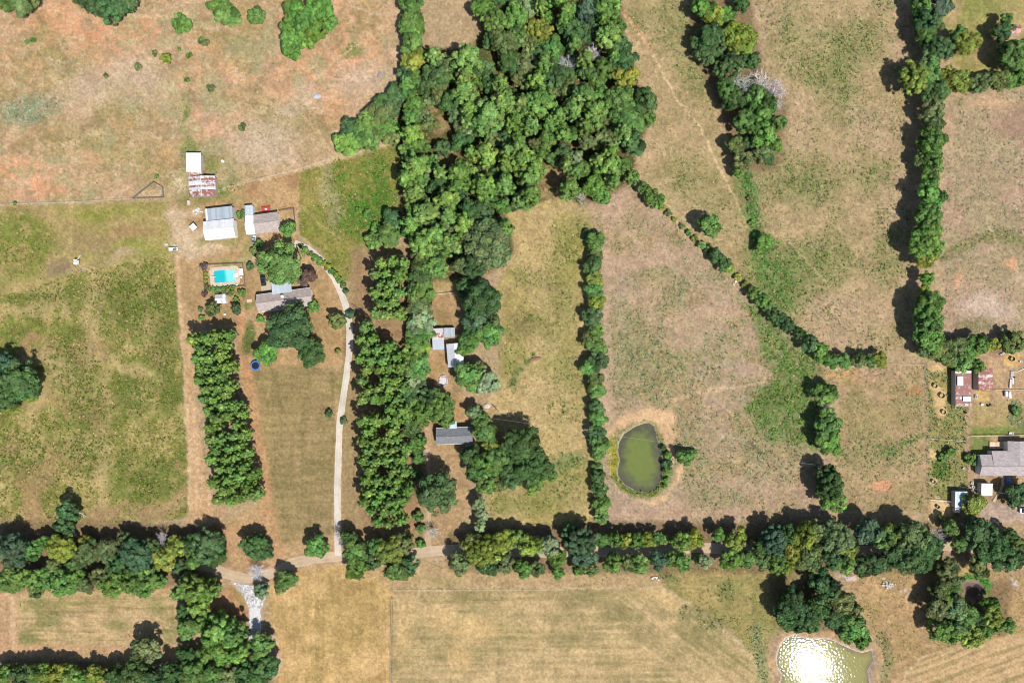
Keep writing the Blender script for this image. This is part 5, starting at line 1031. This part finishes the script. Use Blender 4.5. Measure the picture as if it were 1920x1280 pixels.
# cable over the pond
a, b = W(880, 778, 9), W(1885, 925, 7); mc = MB(); prev = a
for i in range(1, 31):
    f = i / 30; p = a.lerp(b, f) - Vector((0, 0, 3.0 * 4 * f * (1 - f))); mc.tube(prev, p, .014, .014, 4); prev = p
tag(mc.obj('power_cable', M_METAL, (.4, .4, .4)), 'thin pale overhead cable crossing the green pond', 'cable')

# ---------------------------------------------------------------- yard things
t = thing('trampoline', 'round blue rimmed black trampoline under the yard trees', 'trampoline', W(480.5, 685))
MB().lathe([(1.35, .86), (1.8, .88), (1.8, .80), (1.35, .8)], 28).obj('pad', M_PLAIN, (.03, .13, .42), t)
MB().lathe([(0, .84), (1.4, .84), (1.4, .82), (0, .82)], 28).obj('mat', M_PLAIN, (.012, .014, .02), t)
for i in range(6): a = i * 1.047; MB().tube((1.65 * math.cos(a), 1.65 * math.sin(a), 0), (1.65 * math.cos(a), 1.65 * math.sin(a), .82), .03).obj('leg', M_METAL, (.4, .4, .4), t)
t = thing('play_set', 'pale play set with a long dark swing beam on the lawn', 'play set', W(149, 492))
MB().box(-.6, .6, -1.0, .6, 1.3, 1.38).obj('platform', M_PLAIN, (.5, .46, .4), t)
for x in (-.6, .6):
    for y in (-1.0, .6): MB().box(x - .06, x + .06, y - .06, y + .06, 0, 2.4).obj('post', M_PLAIN, (.42, .38, .32), t)
for i in range(4): MB().box(-.75, .45, -1.0 + i * .5, -.72 + i * .5, 2.2 + (i % 2) * .12, 2.26 + (i % 2) * .12).obj('roof_slat', M_PLAIN, (.72, .78, .74), t)
MB().tube((-1.3, -.3, 2.2), (1.3, -3.6, 2.2), .08).obj('swing_beam', M_PLAIN, (.07, .065, .055), t)
for p in ((1.9, -3.2), (1.0, -4.1)): MB().tube((1.3, -3.6, 2.2), (*p, 0), .06).obj('swing_leg', M_PLAIN, (.5, .46, .4), t)
MB().box(.1, .55, -1, .1, 0, .05, Matrix.Translation((0.2, 2.6, .4)) @ Matrix.Rotation(-.75, 4, 'X') @ Matrix.Scale(2.1, 4, (0, 1, 0))).obj('slide', M_PLAIN, (.75, .72, .66), t)
t = thing('fire_pit', 'ring of pale stones around an ash fire pit, middle plot', 'fire pit', W(831, 713.5))
sm = []
for s_ in range(3):
    rs = random.Random(s_); m = MB(); prof = [(0, 0), (.3, .02), (.34, .16), (.2, .3), (0, .33)]; m.lathe(prof, 7); m.v = [(x * rs.uniform(.8, 1.2), y * rs.uniform(.8, 1.2), z * rs.uniform(.8, 1.2)) for x, y, z in m.v]; q = m.mesh('stone'); q.materials.append(M_STONE); sm.append(q)
for i in range(16):
    a = i * .393; link('stone', sm[i % 3], t, ((.45, .41, .38), (.36, .33, .31), (.24, .22, .21))[i % 3], 1, (1.5 * math.cos(a), 1.9 * math.sin(a), 0))
MB().lathe([(0, .1), (1.0, .05), (1.4, .0)], 12).obj('ash', M_STONE, (.4, .39, .38), t)
tag(flat('patio', [(489, 527), (513, 523), (515, 543), (490, 547)], .06, M_STONE, C(208, 190, 164), False), 'pale concrete patio beside the main house', 'patio')
flat('walkway', [(1877.5, 891), (1882, 891), (1882.5, 909), (1878, 921), (1865, 941), (1861, 938.5), (1873, 920), (1877.5, 909)], .06, M_STONE, C(214, 198, 168))
flat('ford_slab', [(468.5, 1139), (488, 1138), (488, 1199), (470, 1202)], .06, M_STONE, (.42, .41, .40))
# white riprap stones on the ford
N_ = 800; P_ = [(434, 1090), (470, 1097), (500, 1093), (495, 1125), (489, 1140), (489, 1200), (468, 1202), (467, 1140), (455, 1108)]
V = []; F = []; r_ = random.Random(9); made = 0
while made < N_:
    x, y = r_.uniform(432, 502), r_.uniform(1088, 1204)
    if sdist(P_, np.array([x]), np.array([y]))[0] > 0: continue
    o = W(x, y); s = r_.uniform(.12, .4); n0 = len(V)
    V += [(o.x + s * math.cos(a) * r_.uniform(.7, 1.2), o.y + s * math.sin(a) * r_.uniform(.7, 1.2), .03) for a in np.arange(6) * 1.047] + [(o.x + s * .55 * math.cos(a), o.y + s * .55 * math.sin(a), .05 + s * r_.uniform(.4, .8)) for a in np.arange(6) * 1.047]
    F += [(n0 + i, n0 + (i + 1) % 6, n0 + 6 + (i + 1) % 6, n0 + 6 + i) for i in range(6)] + [tuple(n0 + 6 + i for i in range(6))]; made += 1
b = MB(); b.v, b.f = V, F; o = b.obj('riprap_stones', M_STONE, (.5, .49, .48)); o['kind'] = 'stuff'; o['label'] = 'white riprap stones spread over the creek ford'; o['category'] = 'stones'
def heap(px, py, n_, spread, col, name, label, seed):
    t = thing(name, label, 'stones', W(px, py)); r = random.Random(seed)
    for i in range(n_): s = link('stone', sm[i % 3], t, tuple(c * r.uniform(.85, 1.1) for c in col), 1, (r.gauss(0, spread), r.gauss(0, spread * .5), 0)); s.rotation_euler = (0, 0, r.uniform(0, 6)); s.scale = (r.uniform(.6, 1.2),) * 3
heap(372, 394, 22, 1.1, (.5, .47, .43), 'stone_pile', 'white stone pile above the workshop left corner', 1)
heap(1664, 1096, 18, 1.0, (.5, .47, .44), 'stone_pile', 'pale stone patch below the lane in the bottom right field', 2)
heap(1228, 1082, 10, .7, (.6, .55, .5), 'stone_pile', 'pale stones where the hayfield corner meets the lane', 3)
def ring(px, py, r, col, label, hay=True):
    t = thing('hay_feeder', label, 'feeder', W(px, py))
    MB().lathe([(r, 0), (r + .05, 0), (r + .05, .75), (r, .75), (r, 0)], 20).obj('hoop', M_METAL, col, t, .4)
    MB().lathe([(0, .22), (r * .6, .18), (r * .95, .05)], 14).obj('hay', M_PLAIN, C(206, 180, 128), t)
ring(1764.5, 741, .95, (.14, .1, .08), 'dark round feeder ring on the middle of the straw strip'); ring(1752, 723, .8, (.32, .27, .2), 'straw coloured feeder ring highest in the weedy pen'); ring(1768, 772, .8, (.32, .27, .2), 'straw coloured feeder ring at the lower end of the straw strip')
ring(1749, 902, .7, (.32, .27, .2), 'straw coloured feeder ring by the fence near the green weeds'); ring(1757, 949, .6, (.03, .03, .03), 'black tyre feeder in the straw pen'); ring(1896.5, 672.5, .8, (.08, .06, .05), 'dark feeder on the hay pad right of the barn')
def drum(px, py, rz, L, r, col, label):
    t = thing('tank', label, 'tank', W(px, py), rz); M = Matrix.Translation((-L / 2, 0, r + .15)) @ Matrix.Rotation(math.pi / 2, 4, 'Y')
    MB().lathe([(0, 0), (r * .8, .02), (r, .15), (r, L - .15), (r * .8, L - .02), (0, L)], 16, M).obj('shell', M_PLAIN, col, t, smooth=True)
    for x in (-L * .3, L * .3): MB().box(x - .08, x + .08, -r * .7, r * .7, 0, .3).obj('cradle', M_PLAIN, (.2, .2, .2), t)
drum(1884.3, 738, math.radians(92), 2.2, .5, (.8, .78, .76), 'white lying tank, left one of the pair by the fence'); drum(1890.8, 740, math.radians(93), 2.6, .5, (.72, .66, .62), 'creamy lying tank, right one of the pair by the fence')
def upright(px, py, r, h, col, name, label, cat):
    o = MB().lathe([(0, 0), (r, 0), (r, h * .9), (r * .85, h), (r * .3, h * 1.04), (0, h * 1.04)], 14).obj(name, M_PLAIN, col); o.location = W(px, py); return tag(o, label, cat)
upright(418.5, 303, .5, .9, (.8, .78, .72), 'water_tub', 'small white round tub right of the white pasture shed', 'tub')
upright(1840, 758, .45, .6, (.75, .75, .73), 'barrel', 'white barrel below the hay square', 'barrel'); upright(1852, 760, .4, .6, (.03, .03, .03), 'barrel', 'black barrel below the hay square', 'barrel'); upright(1857.5, 759, .45, .5, (.10, .09, .09), 'barrel', 'dark grey barrel right of the black one under the hay square', 'barrel')
upright(1810, 773, .4, .7, (.05, .035, .03), 'barrel', 'dark barrel at the lower right of the rusty shed', 'barrel'); upright(1900.5, 707, .35, .6, (.03, .03, .03), 'barrel', 'little black barrel right of the grey gate panels', 'barrel'); upright(422, 589, .35, .6, (.8, .78, .75), 'flower_pot', 'small white pot on the garden path below the pool shed', 'pot')
def crate(px, py, l, w_, h, rz, col, name, label, cat):
    o = W(px, py); t = thing(name, label, cat, o, rz); a, b = l / 2, w_ / 2
    MB().box(-a, a, -b, b, 0, .05).obj('base', M_PLAIN, tuple(c * .7 for c in col), t)
    for q in ((-a, a, -b, -b + .05), (-a, a, b - .05, b), (-a, -a + .05, -b + .05, b - .05), (a - .05, a, -b + .05, b - .05)): MB().box(*q, .05, h).obj('side', M_PLAIN, col, t)
    return t
crate(1878, 663, 1.5, .45, .5, .45, (.78, .76, .72), 'trough', 'white trough left of the hay pad', 'trough'); crate(1913, 678, .9, .5, .5, -.3, (.8, .78, .74), 'trough', 'short white trough right of the hay pad', 'trough')
crate(1829, 743, .7, 1.2, .6, 0, (.62, .72, .8), 'chest_freezer', 'pale blue chest between rusty shed and hay square', 'chest'); crate(1826.5, 727, .5, .8, .5, .3, (.35, .5, .6), 'crate', 'blue crate between the two rusty farm roofs', 'crate')
crate(1822, 905, .8, .7, .5, .2, (.78, .77, .74), 'crate', 'white junk crate, upper one left of the carport', 'crate'); crate(1823.5, 912, 1.0, .7, .6, -.3, (.7, .7, .7), 'crate', 'grey-white junk crate, middle one left of the carport', 'crate'); crate(1822.5, 919, .9, .8, .5, .5, (.8, .8, .78), 'crate', 'white junk crate, lowest one left of the carport', 'crate')
crate(355, 381, .8, 1.6, .9, 0, (.6, .52, .48), 'feed_box', 'brown and white feed box above the workshop', 'box'); crate(1806, 878, .8, .6, .4, .7, (.8, .76, .72), 'crate', 'white crate on the path left of the farmhouse', 'crate'); crate(1895, 812, 1.6, .9, .5, 0, (.8, .78, .72), 'crate', 'white crate on the rail fence behind the farmhouse', 'crate')
crate(468, 564, 1.9, 1.3, .25, .1, (.6, .44, .34), 'raised_bed', 'empty tan raised bed left of the main house', 'raised bed')
def panel(px, py, l, w_, rz, col, label):
    t = thing('gate_panel', label, 'gate', W(px, py) + Vector((0, 0, .25)), rz); a, b = l / 2, w_ / 2
    for i in range(6): y = -b + w_ * i / 5; MB().tube((-a, y, 0), (a, y, 0), .07, .07, 6).obj('bar', M_METAL, col, t)
    for x in (-a, 0, a): MB().box(x - .06, x + .06, -b, b, -.25, .06).obj('stile', M_METAL, col, t)
panel(1897, 702, 2.4, 1.0, 1.57, (.5, .5, .48), 'grey gate panel, upper of three lying right of the barn'); panel(1894, 719, 3.2, .6, 1.52, (.56, .52, .52), 'pinkish grey gate panel, lower left of three right of the barn'); panel(1898.5, 714, 2.2, .5, 1.57, (.52, .5, .5), 'narrow grey gate panel, lower right of three right of the barn')
m = MB(); pv = None
for x, y in spline([(1899, 696), (1908, 696), (1914, 693), (1930, 687)], 5):
    q = W(x, y) + Vector((0, 0, .15))
    if pv is not None: m.tube(pv, q, .11, .11, 6)
    pv = q
tag(m.obj('pipe', M_PLAIN, (.7, .68, .62)), 'pale curved pipe at the right edge beside the gate panels', 'pipe')
